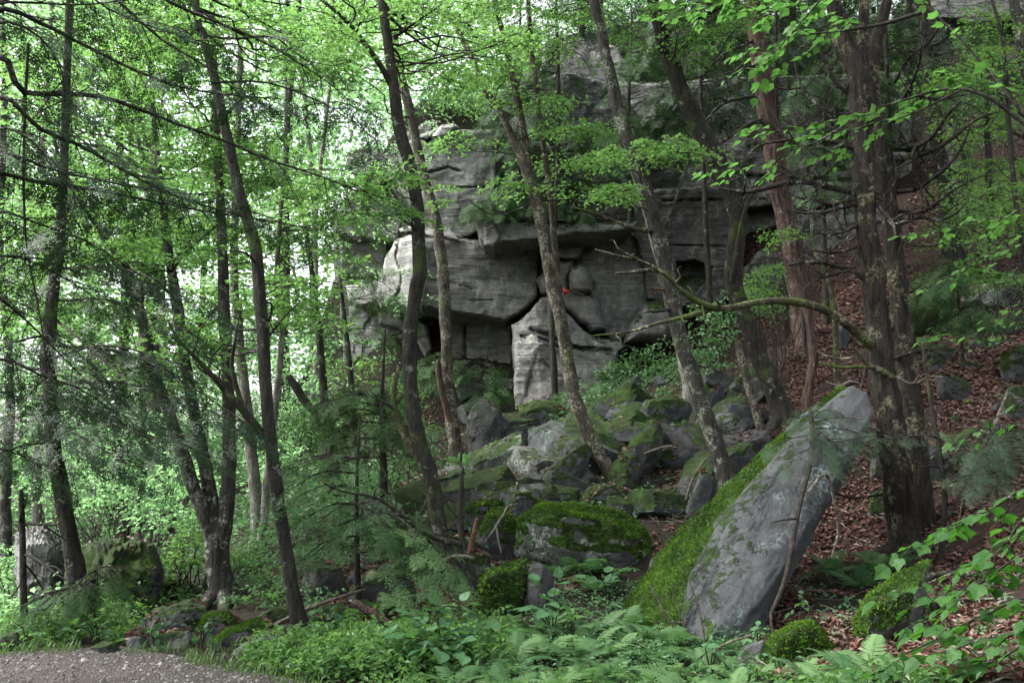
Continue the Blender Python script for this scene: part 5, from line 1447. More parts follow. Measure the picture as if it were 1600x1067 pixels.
def hemlock_spot(label, base, d, height, regions, mat='hemlock', frond=0.3, tpl=None, name='hemlock_tree', trunk=14, every=0.14, L=(0.6, 1.2), droop=0.4, ledge=False):
    """a small hemlock: stem plus boughs whose tips lie in the given pixel regions (px, py, rx, ry, d, dd, n)"""
    t = Tree(name, label, [(base[0], base[1], trunk), (base[0] - 3, base[1] - height * 0.5, trunk * .7), (base[0] + 2, base[1] - height, trunk * .25)], 'bark_dark', d=d, sides=8, ledge=ledge)
    nd = MB()
    for c in px_centres(regions):
        dist = np.linalg.norm(t.p - c, axis=1) + 1.5 * np.maximum(c[2] + 0.1 - t.p[:, 2], 0); k = int(np.argmin(dist)); a = t.p[k]
        m = (a + c) / 2 + [0, 0, 0.12 * np.linalg.norm(c - a)]
        bough(t.wood, nd, np.vstack([a, m, c]), 0.012, rng.uniform(*L) * 0.6, frond, every, tpl, 0.35, droop, 5)
    nd.build('crown', M[mat], t.root, t.loc, False); t.done()
    return t

hemlock_spot('young hemlock with pale grey green sprays at the bottom centre', (560,945), 8.3, 300,
  [(440,742,40,5,8.0,.4,3),(530,738,30,5,8.0,.4,1),(455,778,36,5,7.9,.4,2),(478,816,40,5,7.8,.3,2),(565,832,55,5,7.7,.3,3),(640,850,45,5,7.5,.3,2),(605,878,50,5,7.4,.3,2),(722,902,50,5,7.2,.2,3),(655,926,50,5,7.1,.2,2),(485,885,36,10,7.7,.3,2)], 'hemlock_pale', 0.28, FROND, every=0.2, droop=0.10, L=(0.5,0.8))
hemlock_spot('low hemlock spreading in the shade between the slim trunk and the cliff', (600,745), 11.5, 230,
  [(560,640,70,40,11.5,.8,6),(620,690,60,30,11.2,.6,4),(520,700,60,40,11.5,.6,5),(480,640,50,50,12,.6,5)], 'hemlock_pale', 0.34, FROND_F)
hemlock_spot('blue green hemlock hanging in front of the upper cliff', (812,350), 20.8, 360,
  [(800,180,50,50,19.8,.8,12),(850,250,60,50,19.6,.7,14),(770,325,45,22,19.7,.5,9),(900,300,60,40,19.7,.7,12),(840,120,60,40,20,.7,9),(770,300,25,20,19.6,.4,4)], 'hemlock_pale', 0.38, FROND_F, L=(1.0,1.7), every=0.08, ledge=True)
hemlock_spot('grey green hemlock on the ledge behind the leaning trunk', (985,345), 21.2, 330,
  [(1000,140,60,60,20.4,.8,9),(960,230,50,40,20.2,.6,8),(1080,190,80,60,20.4,.8,14),(1070,110,90,60,20.6,.8,10),(930,270,40,30,20,.5,6),(1150,150,60,80,20.8,.6,10)], 'hemlock_pale', 0.42, FROND_F, L=(1.0,1.7), every=0.17, ledge=True)
hemlock_spot('thin grey green hemlock between the red cedar and the twin trunks', (1290,470), 17.8, 420,
  [(1290,150,60,50,17.4,.6,16),(1270,240,60,40,17.4,.6,12),(1330,200,60,50,17.6,.6,12),(1300,310,50,30,17.4,.5,8),(1390,180,50,50,17.8,.5,8)], 'hemlock_pale', 0.36, FROND_F, L=(1.0,1.6), every=0.1)
hemlock_spot('small hemlock seedling at the right below the mossy rocks', (1560,800), None, 110,
  [(1540,720,50,25,7.6,.4,8),(1590,700,40,30,7.6,.4,6),(1510,750,25,15,7.6,.3,4)], 'hemlock', 0.2, FROND_S, trunk=7, every=0.16)
hemlock_spot('feathery hemlock bush beside the big green boulder on the right', (1500,500), 12.5, 90,
  [(1490,450,40,25,12.2,.4,7),(1530,500,35,25,12,.4,6),(1470,420,40,20,12.4,.4,5)], 'hemlock_pale', 0.34, FROND_F, trunk=7)
hemlock_spot('leafy hemlock tips in the right top corner wood', (1545,280), 17, 260,
  [(1520,60,60,40,16.5,.6,8),(1560,120,50,40,16.5,.6,7),(1480,130,40,40,16.8,.5,5)], 'hemlock_pale', 0.45, FROND_F)
hemlock_spot('low hemlock bush at the foot of the recessed cliff wall', (760,660), 18.5, 110,
  [(760,600,50,25,18.2,.5,7),(700,590,40,20,18.2,.4,5),(620,600,50,30,18.5,.5,6)], 'hemlock_pale', 0.45, FROND_F, trunk=7)
hemlock_spot('hemlock sapling beside the dark left trunk', (150,1000), 7.6, 110,
  [(120,930,40,15,7.4,.3,5),(170,920,40,20,7.4,.3,5),(60,950,40,20,7.4,.3,5)], 'hemlock_pale', 0.2, FROND_S, trunk=7, every=0.14)

TOPH = None
for (bx, dd, ww, lab) in [(1060, 26.0, 22, 'dark hemlock on the cliff top behind the crooked trunk'), (1235, 26.5, 24, 'dark hemlock on the cliff top behind the red cedar'), (1345, 25.5, 22, 'dark hemlock on the cliff top behind the twin trunks'), (1150, 29, 20, 'far hemlock between those on the cliff top'), (1420, 28, 20, 'far hemlock right on the cliff top'),(905, 27.5, 18, 'slim hemlock above the top tier of the cliff')]:
    t = Tree('hemlock_tree', lab, [(bx, 130, ww), (bx + 4, 40, ww * .8), (bx - 3, -60, ww * .6), (bx, -140, ww * .4)], 'bark_dark', d=dd, sides=8, sink=2.5)
    if TOPH is None:
        nd = MB()
        for k in range(34):
            kk = rng.integers(int(len(t.p) * 0.25), len(t.p)); a = t.p[kk]; az = rng.uniform(0, 2 * np.pi); L = rng.uniform(1.2, 2.6)
            o = np.array([math.cos(az), math.sin(az), 0.1])
            bough(t.wood, nd, np.vstack([a, a + o * L * 0.6, a + o * L - np.array([0, 0, 0.3 * L])]), 0.02, 0.9, 0.55, 0.24, tpl=FROND_F, droop=0.3, sides=4)
        c_ = nd.build('crown', M['hemlock'], t.root, t.loc, False); t.done()
        TOPH = (c_, [o_ for o_ in t.root.children if o_.name.startswith('twigs')][0])
    else:                                           # same boughs, turned and scaled for the next tree
        for src in TOPH:
            c_ = src.copy(); link(c_, t.root); c_.rotation_euler = (0, 0, rng.uniform(0, 6.28)); c_.scale = (rng.uniform(.85, 1.2),) * 3

for (pth, dd, off, lab) in [([(1112,560,16),(1106,400,13),(1098,250,11),(1094,100,8),(1096,-40,5)], 19.4, 5.2, 'thin hemlock before the right wall, behind the crooked trunk'),
                       ([(1402,470,18),(1396,330,15),(1388,200,12),(1384,60,9),(1380,-60,6)], 18.6, 4.6, 'hemlock seen through the branches right of the twin trunks'),
                       ([(1228,520,14),(1222,380,12),(1215,240,10),(1212,90,8),(1214,-50,5)], 19.8, 5.6, 'thin hemlock hidden behind the red cedar trunk'),
                       ([(868,640,14),(862,480,12),(868,330,11),(872,150,9),(868,-40,6)], 18.4, 7.2, 'thin hemlock rising behind the forked tree')]:
    t = Tree('hemlock_tree', lab, pth, 'bark_dark', d=dd, sides=8, sink=0.6)
    for src in TOPH:
        c_ = src.copy(); link(c_, t.root); c_.rotation_euler = (0, 0, rng.uniform(0, 6.28)); c_.scale = (.72, .72, .9); c_.location = tuple(t.p[int(len(t.p) * .5)] - t.loc + np.array([0, 0, off * .25]))
    t.done()

# ------------------------------------------------------------------ background wood
BG = 'trees of the bright wood left of the cliff'
bgt = [((15,930),20,22,'at the extreme left edge'),((60,900),26,20,'just right of the snag top'),((190,880),22,26,'behind the dark left trunk'),((255,800),24,34,'with a thick pale bole behind the mossy ledge'),
       ((285,800),30,22,'close beside the thick pale bole'),((310,800),34,16,'far off between the maple stems'),((440,760),30,20,'right of the slim dark trunk'),((100,800),32,18,'far off above the pale ledge'),
       ((430,740),22,18,'close behind the slim dark trunk'),((170,820),38,20,'deep in the wood left of the maple'),((500,700),28,16,'beside the cliff left end'),((215,830),18,16,'leaning left of the maple stems'),((40,860),36,16,'deep in the wood at the far left'),((475,800),19,14,'thin, low between slim trunk and hemlock')]
for k, (b, d, w, lab) in enumerate(bgt):
    lean = rng.uniform(-0.10, 0.08)
    pth = [(b[0] + lean * (b[1] - y) + 6 * math.sin(y * 0.013 + k), y, w * (1 - 0.5 * (b[1] - y) / (b[1] + 60))) for y in np.linspace(b[1], -40, 8)]
    t = Tree('wood_tree', 'grey trunk with bright leaves ' + lab, pth, ['bark_grey', 'bark_pale', 'bark_dark'][k % 3], d=d, top=P(0, -40, d)[2] + 3, sides=9, group=BG, sink=2.0)
    zt = P(0, -60, d)[2]
    t.crown(1.5, zt, 0.13 * d, 38, n=60, size=0.0052 * d, rad=0.035 * d, mat='leaf_far')
    t.done()

# the far wood that reads as one mass
mb = MB()
def gaps(px, py):
    """openings where the white sky shows"""
    g = np.zeros(px.shape)
    for (x, y, rx, ry) in [(345,55,45,45),(400,40,40,45),(235,500,45,60),(180,420,30,30),(440,470,25,50),(300,450,30,40),(150,330,25,25),(20,640,20,25),(370,400,20,30),(150,190,25,30),(490,560,20,20),(505,330,18,30),(260,620,20,20)]:
        g = np.maximum(g, np.exp(-(((px - x) / rx) ** 2 + ((py - y) / ry) ** 2) * 0.9))
    return g
n = 4200
px = rng.uniform(-160, 640, n); py = rng.uniform(-120, 900, n); d = rng.uniform(26, 52, n)
keep = (rng.uniform(0, 1, n) > 1.15 * gaps(px, py)) & (fbm(np.stack([px / 70, py / 70, d * 0], -1), 3) > -0.32 - 0.35 * smooth(560, 760, py))
c = P(px[keep], py[keep], d[keep]); c = c[c[:, 2] > H(c[:, 0], c[:, 1])]
clump_leaves(mb, c, rng.uniform(0.7, 1.6, len(c)), 38, 0.245, 0.18, 0.3, 0.7)
n = 900
px = rng.uniform(580, 1040, n); py = rng.uniform(-140, 190, n); d = rng.uniform(29, 44, n)
keep = (fbm(np.stack([px / 60, py / 60, d * 0 + 3], -1), 3) > -0.25) & (py < 190 - smooth(760, 900, px) * 110)
c = P(px[keep], py[keep], d[keep]); c = c[c[:, 2] > H(c[:, 0], c[:, 1]) + 0.2]
clump_leaves(mb, c, rng.uniform(0.6, 1.2, len(c)), 36, 0.17, 0.18, 0.3, 0.65)
n = 1300
px = rng.uniform(900, 1700, n); py = rng.uniform(-200, 60, n); d = rng.uniform(31, 40, n)
c = P(px, py, d); c = c[c[:, 2] > H(c[:, 0], c[:, 1]) + 0.2]
clump_leaves(mb, c, rng.uniform(0.6, 1.2, len(c)), 34, 0.17, 0.18, 0.3, 0.65)
tag(mb.build('far_wood', M['leaf_far'], None, (0, 30, 0), False), 'far bright green wood that closes the view behind the trees', 'wood', kind='stuff')

# leafy understorey: shrubs one can point at
def shrub(label, regions, mat='leaf_mid', rad=0.3, n=45, size=0.07, name='shrub', tilt=0.3, group=None, wid=0.6):
    c = px_centres(regions)
    b = c[np.argmin(c[:, 2])].copy(); b[0] = c[:, 0].mean(); b[1] = c[:, 1].mean(); b[2] = H(b[0], b[1])
    r = empty(name, b, label, 'shrub', group)
    mb, wd = MB(), MB()
    c[:, 2] = np.maximum(c[:, 2], H(c[:, 0], c[:, 1]) + 0.12)
    clump_leaves(mb, c, rad * rng.uniform(.6, 1.25, len(c)), n, size, 0.2, tilt, wid)
    for e in c:
        g = e * 0.55 + b * 0.45; g[2] = H(g[0], g[1]) - 0.05
        add_tube(wd, wander(g, e, 6, .15), np.linspace(.010, .003, 6), 4)
    mb.build('foliage', M[mat], r, b, False)
    tag(wd.build('stems', M['twig'], r, b), kind='stuff')

shrub('pale green leafy thicket at the foot of the right wall', [(1000,600,70,30,17.5,1,26),(930,625,60,25,16.5,1,20),(1060,560,50,30,17,1,16)], 'leaf_cool', .38, 45, .085)
shrub('olive leaved laurel bush under the dark cave of the cliff', [(1000,565,50,16,17.2,.5,12),(960,585,35,15,17,.5,6)], 'hemlock_pale', .3, 45, .10)
shrub('green thicket between the crooked trunk and the leaning trunk', [(1120,500,45,35,16.5,.8,18),(1180,470,35,35,16.5,.8,12),(1110,570,40,25,15,.6,10)], 'leaf_cool', .36, 45, .085)
shrub('bright green bush beside the red cedar', [(1210,450,35,40,15,.6,14),(1230,370,30,20,15.2,.5,6)], 'leaf_mid', .32, 45, .08)
shrub('light green bush in front of the pale boulder lichen cap', [(800,690,35,25,14.5,.5,8)], 'leaf_cool', .26, 40, .08)
shrub('bright yellow green maple bush behind the path edge', [(270,880,45,35,10.2,.6,12),(310,840,35,30,10.2,.5,8)], 'leaf_bright', .3, 60, .07)
shrub('tall airy green thicket right of the mossy ledge', [(270,780,70,60,14.5,1.4,34),(200,700,90,60,16,2,30),(120,760,60,50,15.5,1.5,16)], 'leaf_far', .5, 55, .10)
shrub('green thicket behind the three stemmed maple', [(430,720,60,70,15.5,1.5,30),(480,600,60,80,16.5,1.5,30),(400,600,50,60,17,1.5,16)], 'leaf_far', .5, 55, .10)
shrub('leafy bush left of the snag foot', [(10,900,50,50,11,1,18),(20,960,50,25,8.6,.5,9)], 'leaf_far', .4, 55, .085)
shrub('green bush right of the mossy ledge rock', [(215,930,50,35,9.6,.6,12),(180,965,40,15,8.4,.4,6)], 'leaf_mid', .3, 50, .07)
shrub('green bush at the foot of the slim dark trunk', [(380,880,40,50,11,.6,12),(420,930,30,20,9.4,.4,5)], 'leaf_mid', .3, 50, .07)
shrub('low leafy shrub at the foot of the cliff left end', [(600,640,60,40,16.5,.8,14),(560,580,40,30,17.5,.6,8)], 'leaf_mid', .4, 50, .09)
shrub('green shrub on the upper right slope below the far wall', [(1520,300,70,40,18,1,18),(1470,360,40,30,18,.8,8)], 'leaf_mid', .45, 50, .10)
shrub('leafy shrub halfway up the right edge', [(1560,360,50,30,14,.6,12),(1590,300,30,30,14.5,.5,6)], 'leaf_mid', .38, 50, .085)
shrub('pale leaved shrub high on the right slope', [(1540,130,70,40,23,1.2,18)], 'leaf_cool', .6, 50, .13)
shrub('dark leafy growth on the cliff top behind the red cedar', [(1230,75,110,35,27,1.5,26),(1380,90,60,40,26,1.2,14),(1120,80,60,40,26,1,12)], 'leaf_mid', .7, 55, .13)
shrub('bright bushes on the ledge above the prow', [(720,150,70,35,26,1.2,18),(620,170,50,35,25,1,12),(840,80,60,40,27,1,14)], 'leaf_far', .6, 55, .12)
shrub('low green plants in front of the recessed wall', [(640,740,50,30,13.5,.6,12),(660,690,30,20,15,.5,6)], 'leaf_cool', .28, 45, .075)
shrub('dark leaved trailing plants on the mossy mound', [(850,830,40,22,9.35,.2,12),(880,815,25,14,9.4,.2,5)], 'leaf_cool', .12, 40, .04)

# ------------------------------------------------------------------ near leaves, each its own object
def leaf_mesh(kind, mat):
    if kind == 'maple':
        o = [(0,0),(0.10,-0.02),(0.24,0.02),(0.34,0.14),(0.40,0.28),(0.41,0.40),(0.46,0.56),(0.34,0.56),(0.25,0.64),(0.17,0.74),(0.09,0.86),(0.0,1.0)]
    elif kind == 'ovate':
        o = [(0,0),(0.14,0.06),(0.25,0.20),(0.29,0.38),(0.25,0.58),(0.15,0.78),(0.05,0.92),(0.0,1.0)]
    else:
        o = [(0,0),(0.22,0.02),(0.38,0.14),(0.45,0.34),(0.40,0.55),(0.26,0.74),(0.10,0.90),(0.0,1.0)]
    o = np.array(o)
    v = [(0, y, 0) for x, y in o if False]
    mid = [(0.0, y) for y in (0.0, 0.25, 0.5, 0.75, 1.0)]
    V_ = [np.array([0, y, 0]) for _, y in mid]
    bm = bmesh.new()
    rib = [bm.verts.new((0, y, 0.0)) for y in (0.0, 0.2, 0.4, 0.6, 0.8, 1.0)]
    for s in (-1, 1):
        edge = [bm.verts.new((s * x, y, 0.0)) for x, y in o[1:-1]]
        loop = [rib[0]] + edge + [rib[5], rib[4], rib[3], rib[2], rib[1]]
        bm.faces.new(loop if s > 0 else loop[::-1])
    bmesh.ops.triangulate(bm, faces=bm.faces)
    for v in bm.verts:
        x, y = v.co.x, v.co.y
        v.co.z = 0.22 * abs(x) - 0.20 * y * y - 0.25 * x * x + 0.02 * math.sin(9 * y + 7 * x)
    me = bpy.data.meshes.new('leaf'); bm.to_mesh(me); bm.free()
    me.materials.append(mat)
    return me
LEAF = {'maple': leaf_mesh('maple', M['leaf_big']), 'ovate': leaf_mesh('ovate', M['leaf_big']), 'broad': leaf_mesh('broad', M['leaf_cool_big']), 'maple_cool': leaf_mesh('maple', M['leaf_cool_big']), 'maple_dark': leaf_mesh('maple', M['leaf_big_dark'])}

def place_leaf(me, parent, origin, pos, dirv, nrm, size):
    y = unit(dirv); z = unit(nrm - y * (nrm @ y)); x = np.cross(y, z)
    m = Matrix.Identity(4)
    p = pos - origin
    for r in range(3):
        m[r][0], m[r][1], m[r][2], m[r][3] = x[r] * size, y[r] * size, z[r] * size, p[r]
    o = bpy.data.objects.new('leaf', me); link(o, parent); o.matrix_basis = m
    return o

def leafy_branch(root, loc, path, kind, size, nl, side=0.22, bark='twig', r0=0.008, sub=5, sublen=0.45, droop=0.25):
    """a branch (part) with forking twigs; each leaf is a sub-part lying almost flat"""
    L = np.linalg.norm(np.diff(path, axis=0), axis=1).sum(); n = max(8, int(L / .06))
    p = spline(path, n); mb = MB(); add_tube(mb, p, np.linspace(r0, .002, n), 6, .08, r0)
    tg = unit(np.gradient(p, axis=0))
    tw = [(p[int(n * .4):], tg[int(n * .4):])]
    for k in range(sub):
        i = int(n * (0.25 + 0.7 * (k + .5) / sub)); i = min(i, n - 1)
        hs_ = unit(np.cross(tg[i], [0, 0, 1.0])) * (1 if k % 2 else -1)
        e = p[i] + unit(tg[i] * .8 + hs_ * .9 + [0, 0, rng.normal(0, .12)]) * sublen * rng.uniform(.6, 1.1) - [0, 0, droop * sublen * .4]
        q = wander(p[i], e, 7, .1); add_tube(mb, q, np.linspace(.004, .0015, 7), 4)
        tw.append((q[2:], unit(np.gradient(q, axis=0))[2:]))
    b = mb.build('branch', M[bark], root, loc)
    per = max(2, int(nl * 1.35) // len(tw))
    for q, g in tw:
        m = int(per * (1.6 if q is tw[0][0] else 1))
        for k in range(m):
            i = min(len(q) - 1, int((k + .5) / m * len(q)))
            hs_ = unit(np.cross(g[i], [0, 0, 1.0])) * (1 if k % 2 else -1)
            d = unit(g[i] * rng.uniform(.3, 1.0) + hs_ * rng.uniform(.5, 1.0) + [0, 0, rng.normal(-.18, .12)])
            if k >= m - 1: d = unit(g[i] + [0, 0, -.2])
            s = size * .70 * rng.uniform(.5, 1.25)
            place_leaf(LEAF[kind], b, loc, q[i] + d * s * .12, d, np.array([0, 0, 1.0]) + rng.normal(0, .28, 3), s)

# maple reaching in from the right edge
ml = P(1800, 1000, 4.6); ml[2] = H(ml[0], ml[1])
root = empty('maple_tree', ml, 'near maple at the right edge with broad bright leaves hanging into view', 'tree')
mb = MB(); add_tube(mb, spline(np.array([ml - [0, 0, .3], ml + [0, 0.1, 1.5], ml + [-.1, .2, 3.5], ml + [0, .3, 6]]), 40), np.linspace(.09, .04, 40), 10, .1, 4.0)
mb.build('trunk', M['bark_grey'], root, ml)
def mtr(z): return np.array([ml[0] - .05, ml[1] + .15, z])
def mb_path(pts, d0, d1):
    pts = np.array(pts, float); p = P(pts[:, 0], pts[:, 1], np.linspace(d0, d1, len(pts)))
    return np.vstack([mtr(p[0][2] - .1), p])
for pts, d0, d1, nl, sz in [([(1620,760),(1540,800),(1460,840)],4.4,4.8,26,.13),([(1620,800),(1560,860),(1480,900)],4.2,4.6,22,.13),([(1620,860),(1520,920),(1420,985)],4.2,4.7,30,.12),([(1620,930),(1540,960),(1440,1010)],4.0,4.5,28,.12),
                          ([(1620,1000),(1560,1030),(1480,1060)],3.9,4.3,26,.12),([(1620,820),(1590,840),(1550,890)],4.0,4.2,12,.14),([(1620,960),(1580,990),(1510,1000)],3.9,4.2,16,.12),([(1620,620),(1560,650),(1500,690)],5.4,5.8,8,.10),
                          ([(1620,330),(1520,345),(1430,370)],6.6,7.2,26,.10),([(1620,370),(1540,400),(1470,440)],6.4,6.8,16,.10),([(1620,470),(1560,500),(1500,530)],6.4,6.8,12,.10)]:
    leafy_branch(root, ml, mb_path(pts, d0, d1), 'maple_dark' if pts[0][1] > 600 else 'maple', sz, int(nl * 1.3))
for pts, d0, d1, nl, sz in [([(1620,200),(1540,150),(1480,140),(1400,160),(1320,185),(1240,200),(1160,220)],5.6,6.4,46,.12),([(1500,142),(1420,180),(1350,200),(1300,240)],5.8,6.2,22,.12),([(1620,190),(1560,130),(1500,60),(1440,0),(1400,-60)],5.4,6.0,10,.12),
                          ([(1440,20),(1370,40),(1300,50),(1230,60),(1190,90)],5.8,6.2,34,.13),([(1400,-30),(1320,0),(1240,10),(1150,20)],5.8,6.4,34,.13),([(1300,-20),(1230,60),(1180,110)],5.8,6.0,22,.13),([(1250,-30),(1140,0),(1060,30)],6.0,6.6,26,.12),
                          ([(1340,185),(1260,230),(1180,260),(1110,270)],6.0,6.5,26,.11)]:
    pts_ = np.array(pts, float)
    if pts_[0][0] > 1600: p = mb_path(pts, d0, d1)
    else: p = P(pts_[:, 0], pts_[:, 1], np.linspace(d0, d1, len(pts_)))
    leafy_branch(root, ml, p, 'maple' if sz > .115 else 'ovate', sz * .92, int(nl * 1.4), r0=0.016 if len(pts) > 4 else .008, sublen=.35)

# broad leaved plants near the bottom
def herb(label, base, d, stems, kind, size, nl, name='broadleaf_plant', group=None):
    b = P(*base, d) if d else P(*base, hit(*base)); b[2] = H(b[0], b[1])
    dd = b[1]
    r = empty(name, b, label, 'plant', group)
    for (px, py, o) in stems:
        e = P(px, py, dd + o)
        m = (b + e) / 2 + [0, 0, .10]
        p = np.vstack([b, m * .5 + b * .5 + [0, 0, .05], m, e])
        leafy_branch(r, b, p, kind, size, nl, r0=.006, sub=2, sublen=.16, droop=.1)
herb('large leaved hobblebush in the bottom centre', (690,1040), 6.35, [(640,960,0),(680,945,.1),(720,940,.1),(760,975,0),(650,1000,-.2),(700,985,-.1),(740,1010,-.2),(620,985,0),(690,1015,-.3)], 'broad', .17, 7)
herb('pale leaved plant before the dark gap right of the mossy block', (862,985), 7.2, [(840,915,0),(870,905,0),(895,925,0),(830,950,-.1),(870,950,-.1),(815,960,0)], 'broad', .14, 6)
herb('two leaved plant under the mossy mound', (950,940), 8.2, [(935,905,-.1),(958,895,0)], 'broad', .15, 3)
herb('small bright plant beside the pale leaved plant', (895,985), 7.0, [(890,955,0),(905,955,0),(880,965,0)], 'ovate', .10, 4)
herb('pale leaved seedling left of the round mossy boulder', (1185,1010), 6.2, [(1180,985,0),(1195,985,0)], 'broad', .08, 4)
herb('pale seedlings behind the round mossy boulder', (1255,965), 6.9, [(1240,952,0),(1265,950,0),(1262,960,0)], 'broad', .07, 4)
herb('pale leaved plant beside the slim trunk foot', (510,1000), 7.4, [(495,955,0),(520,960,0),(485,975,0),(540,970,0)], 'broad', .11, 5)
herb('leafy plant at the path edge before the flat stone', (240,1025), 7.1, [(225,1000,0),(255,1005,0),(245,995,0)], 'broad', .08, 5)
herb('leafy plant at the path edge in front of the dark left trunk', (150,1015), 7.2, [(120,990,0),(150,980,0),(175,995,0),(100,1000,0)], 'broad', .09, 6)
herb('leafy plant at the left frame edge by the path', (40,1020), 7.1, [(20,990,0),(50,985,0),(75,1000,0)], 'broad', .09, 6)
herb('leafy plant in front of the smooth bare rock', (315,1025), 7.0, [(305,990,0),(325,985,0),(335,1000,0)], 'broad', .08, 5)
herb('bluish plant at the bottom beside the slab foot', (1110,1060), 5.7, [(1095,1030,0),(1120,1028,0),(1135,1040,0)], 'broad', .10, 4)
herb('leafy plant under the twin trunk roots', (1440,950), None, [(1420,935,0),(1445,930,0)], 'ovate', .08, 4)
herb('small leafy stem by the ridge of mossy rock', (1400,1000), None, [(1385,975,0),(1405,970,0)], 'ovate', .07, 4)

# ------------------------------------------------------------------ ferns
def frond_mesh(seed, pairs=17):
    r = np.random.default_rng(seed); mb = MB()
    t = np.linspace(0, 1, 12)
    ax = np.stack([t * 0, t * (1 - .12 * t * t), .28 * t - .52 * t ** 2.2], -1)
    add_tube(mb, ax, np.linspace(.008, .002, 12), 3)
    pos, d, n_, s = [], [], [], []
    for k in range(pairs):
        u = .12 + .87 * k / pairs
        p = np.array([np.interp(u, t, ax[:, j]) for j in range(3)])
        L = .27 * math.sin(math.pi * min(1, .14 + .86 * u) ** .8) ** .9 * (1 - .35 * u) + .02
        for sg in (-1, 1):
            dv = unit(np.array([sg * 1.0, .42 + .3 * u, -.16 + r.normal(0, .08)]))
            # a tapering pinna with toothed outline: 3 chained quads
            w = .019 * (1.15 - .5 * u)
            f = unit(np.cross([0, 0, 1.0], dv))
            pts = []
            for q, ww in ((0, .5), (.25, 1.0), (.5, .85), (.75, .55)):
                c = p + dv * L * q + np.array([0, 0, -.10 * L * q * q])
                pts += [c - f * w * ww, c + f * w * ww]
            pts.append(p + dv * L + np.array([0, 0, -.10 * L]))
            mb.add(np.array(pts), np.array([(0, 2, 3), (0, 3, 1), (2, 4, 5), (2, 5, 3), (4, 6, 7), (4, 7, 5), (6, 8, 7)]))
    return mb.mesh('frond', M['fern'], (0, 0, 0), False)
FR = [frond_mesh(5, 20), frond_mesh(6, 18), frond_mesh(7, 22)]

def fern(label, px, py, size, nf, d=None, group=None):
    d = d or hit(px, py); b = P(px, py, d); b[2] = H(b[0], b[1])
    r = empty('fern', b, label, 'fern', group)
    a0 = rng.uniform(0, 6.28)
    for k in range(nf):
        a = a0 + 2 * np.pi * k / nf + rng.normal(0, .25); el = rng.uniform(.25, .75)
        y = np.array([math.cos(a) * math.cos(el), math.sin(a) * math.cos(el), math.sin(el)])
        z = np.array([0, 0, 1.0]) + rng.normal(0, .15, 3); z = unit(z - y * (z @ y)); x = np.cross(y, z)
        s = size * rng.uniform(.7, 1.15); m = Matrix.Identity(4)
        for q in range(3): m[q][0], m[q][1], m[q][2] = x[q] * s, y[q] * s, z[q] * s
        m[2][3] = 0.02
        o = bpy.data.objects.new('frond', FR[rng.integers(3)]); link(o, r); o.matrix_basis = m

FG = 'ferns along the bottom of the slope'
one = [('fern with one upright frond under the mossy mound', 905, 905, .62, 6), ('fern hanging left under the mossy mound', 865, 905, .5, 5), ('fern drooping below the mossy mound', 930, 930, .5, 5),
       ('fern at the foot of the dark boulder with the lichen cap', 730, 735, .6, 7), ('fern left of the twin trunk foot', 1372, 905, .5, 6), ('pale fern on the litter left of the mossy ridge', 1350, 925, .45, 5),
       ('fern shaded under the leaning slab tip', 1300, 900, .42, 5), ('fern beside the twin trunk roots', 1395, 890, .4, 5), ('fern by the torn orange pole', 1100, 625, .8, 7), ('fern on the ledge of the right slope', 1440, 545, .6, 6),
       ('fern at the right of the round mossy boulder', 1360, 1050, .34, 6), ('small fern at the right foot of the round mossy boulder', 1325, 1064, .26, 6), ('fern beside the hobblebush', 765, 1010, .5, 7),
       ('fern under the slanting stone', 1110, 735, .5, 6), ('fern behind the mid trunk', 640, 860, .5, 6), ('fern under the small hemlock', 600, 960, .4, 6), ('fern high by the upper right wall', 1560, 120, 1.3, 7),
       ('fern at the slope behind the thin sapling', 1490, 700, .4, 5), ('fern left of the smooth bare rock', 290, 960, .4, 5), ('fern among plants by the snag foot', 70, 990, .4, 6)]
for l, x, y, s, nf in one: fern(l, x, y, s, nf)
for row, (y0, n, x0, x1) in enumerate([(988, 8, 800, 1060), (1014, 10, 780, 1110), (1038, 12, 740, 1160), (1064, 14, 740, 1420), (1088, 14, 690, 1440)]):
    for j in range(n):
        x = x0 + (x1 - x0) * (j + rng.uniform(.15, .85)) / n; y = y0 + rng.uniform(-9, 9)
        rowl = ['back', 'second', 'third', 'fourth', 'front'][row]
        fern('green fern, %s from the left in the %s row of the fern bed' % (ORD[j], rowl), x, y, rng.uniform(.24, .38) * (.75 if x > 1170 else 1), int(rng.integers(5, 8)), group=FG)

# ------------------------------------------------------------------ ground cover nobody could count
def on_ground(px0, px1, py0, py1, n, mask=None):
    """random ground points spread over a region of the floor that shows in the photo"""
    gx = np.linspace(px0, px1, 14); gy = np.linspace(py0, py1, 10)
    D = np.array([[hit(a, b) for b in gy] for a in gx])
    px = rng.uniform(px0, px1, n); py = rng.uniform(py0, py1, n)
    i = (px - px0) / (px1 - px0) * 13; j = (py - py0) / (py1 - py0) * 9
    i0 = np.clip(i.astype(int), 0, 12); j0 = np.clip(j.astype(int), 0, 8); fi, fj = i - i0, j - j0
    d = D[i0, j0] * (1 - fi) * (1 - fj) + D[i0 + 1, j0] * fi * (1 - fj) + D[i0, j0 + 1] * (1 - fi) * fj + D[i0 + 1, j0 + 1] * fi * fj
    p = P(px, py, d); p[:, 2] = H(p[:, 0], p[:, 1])
    return p

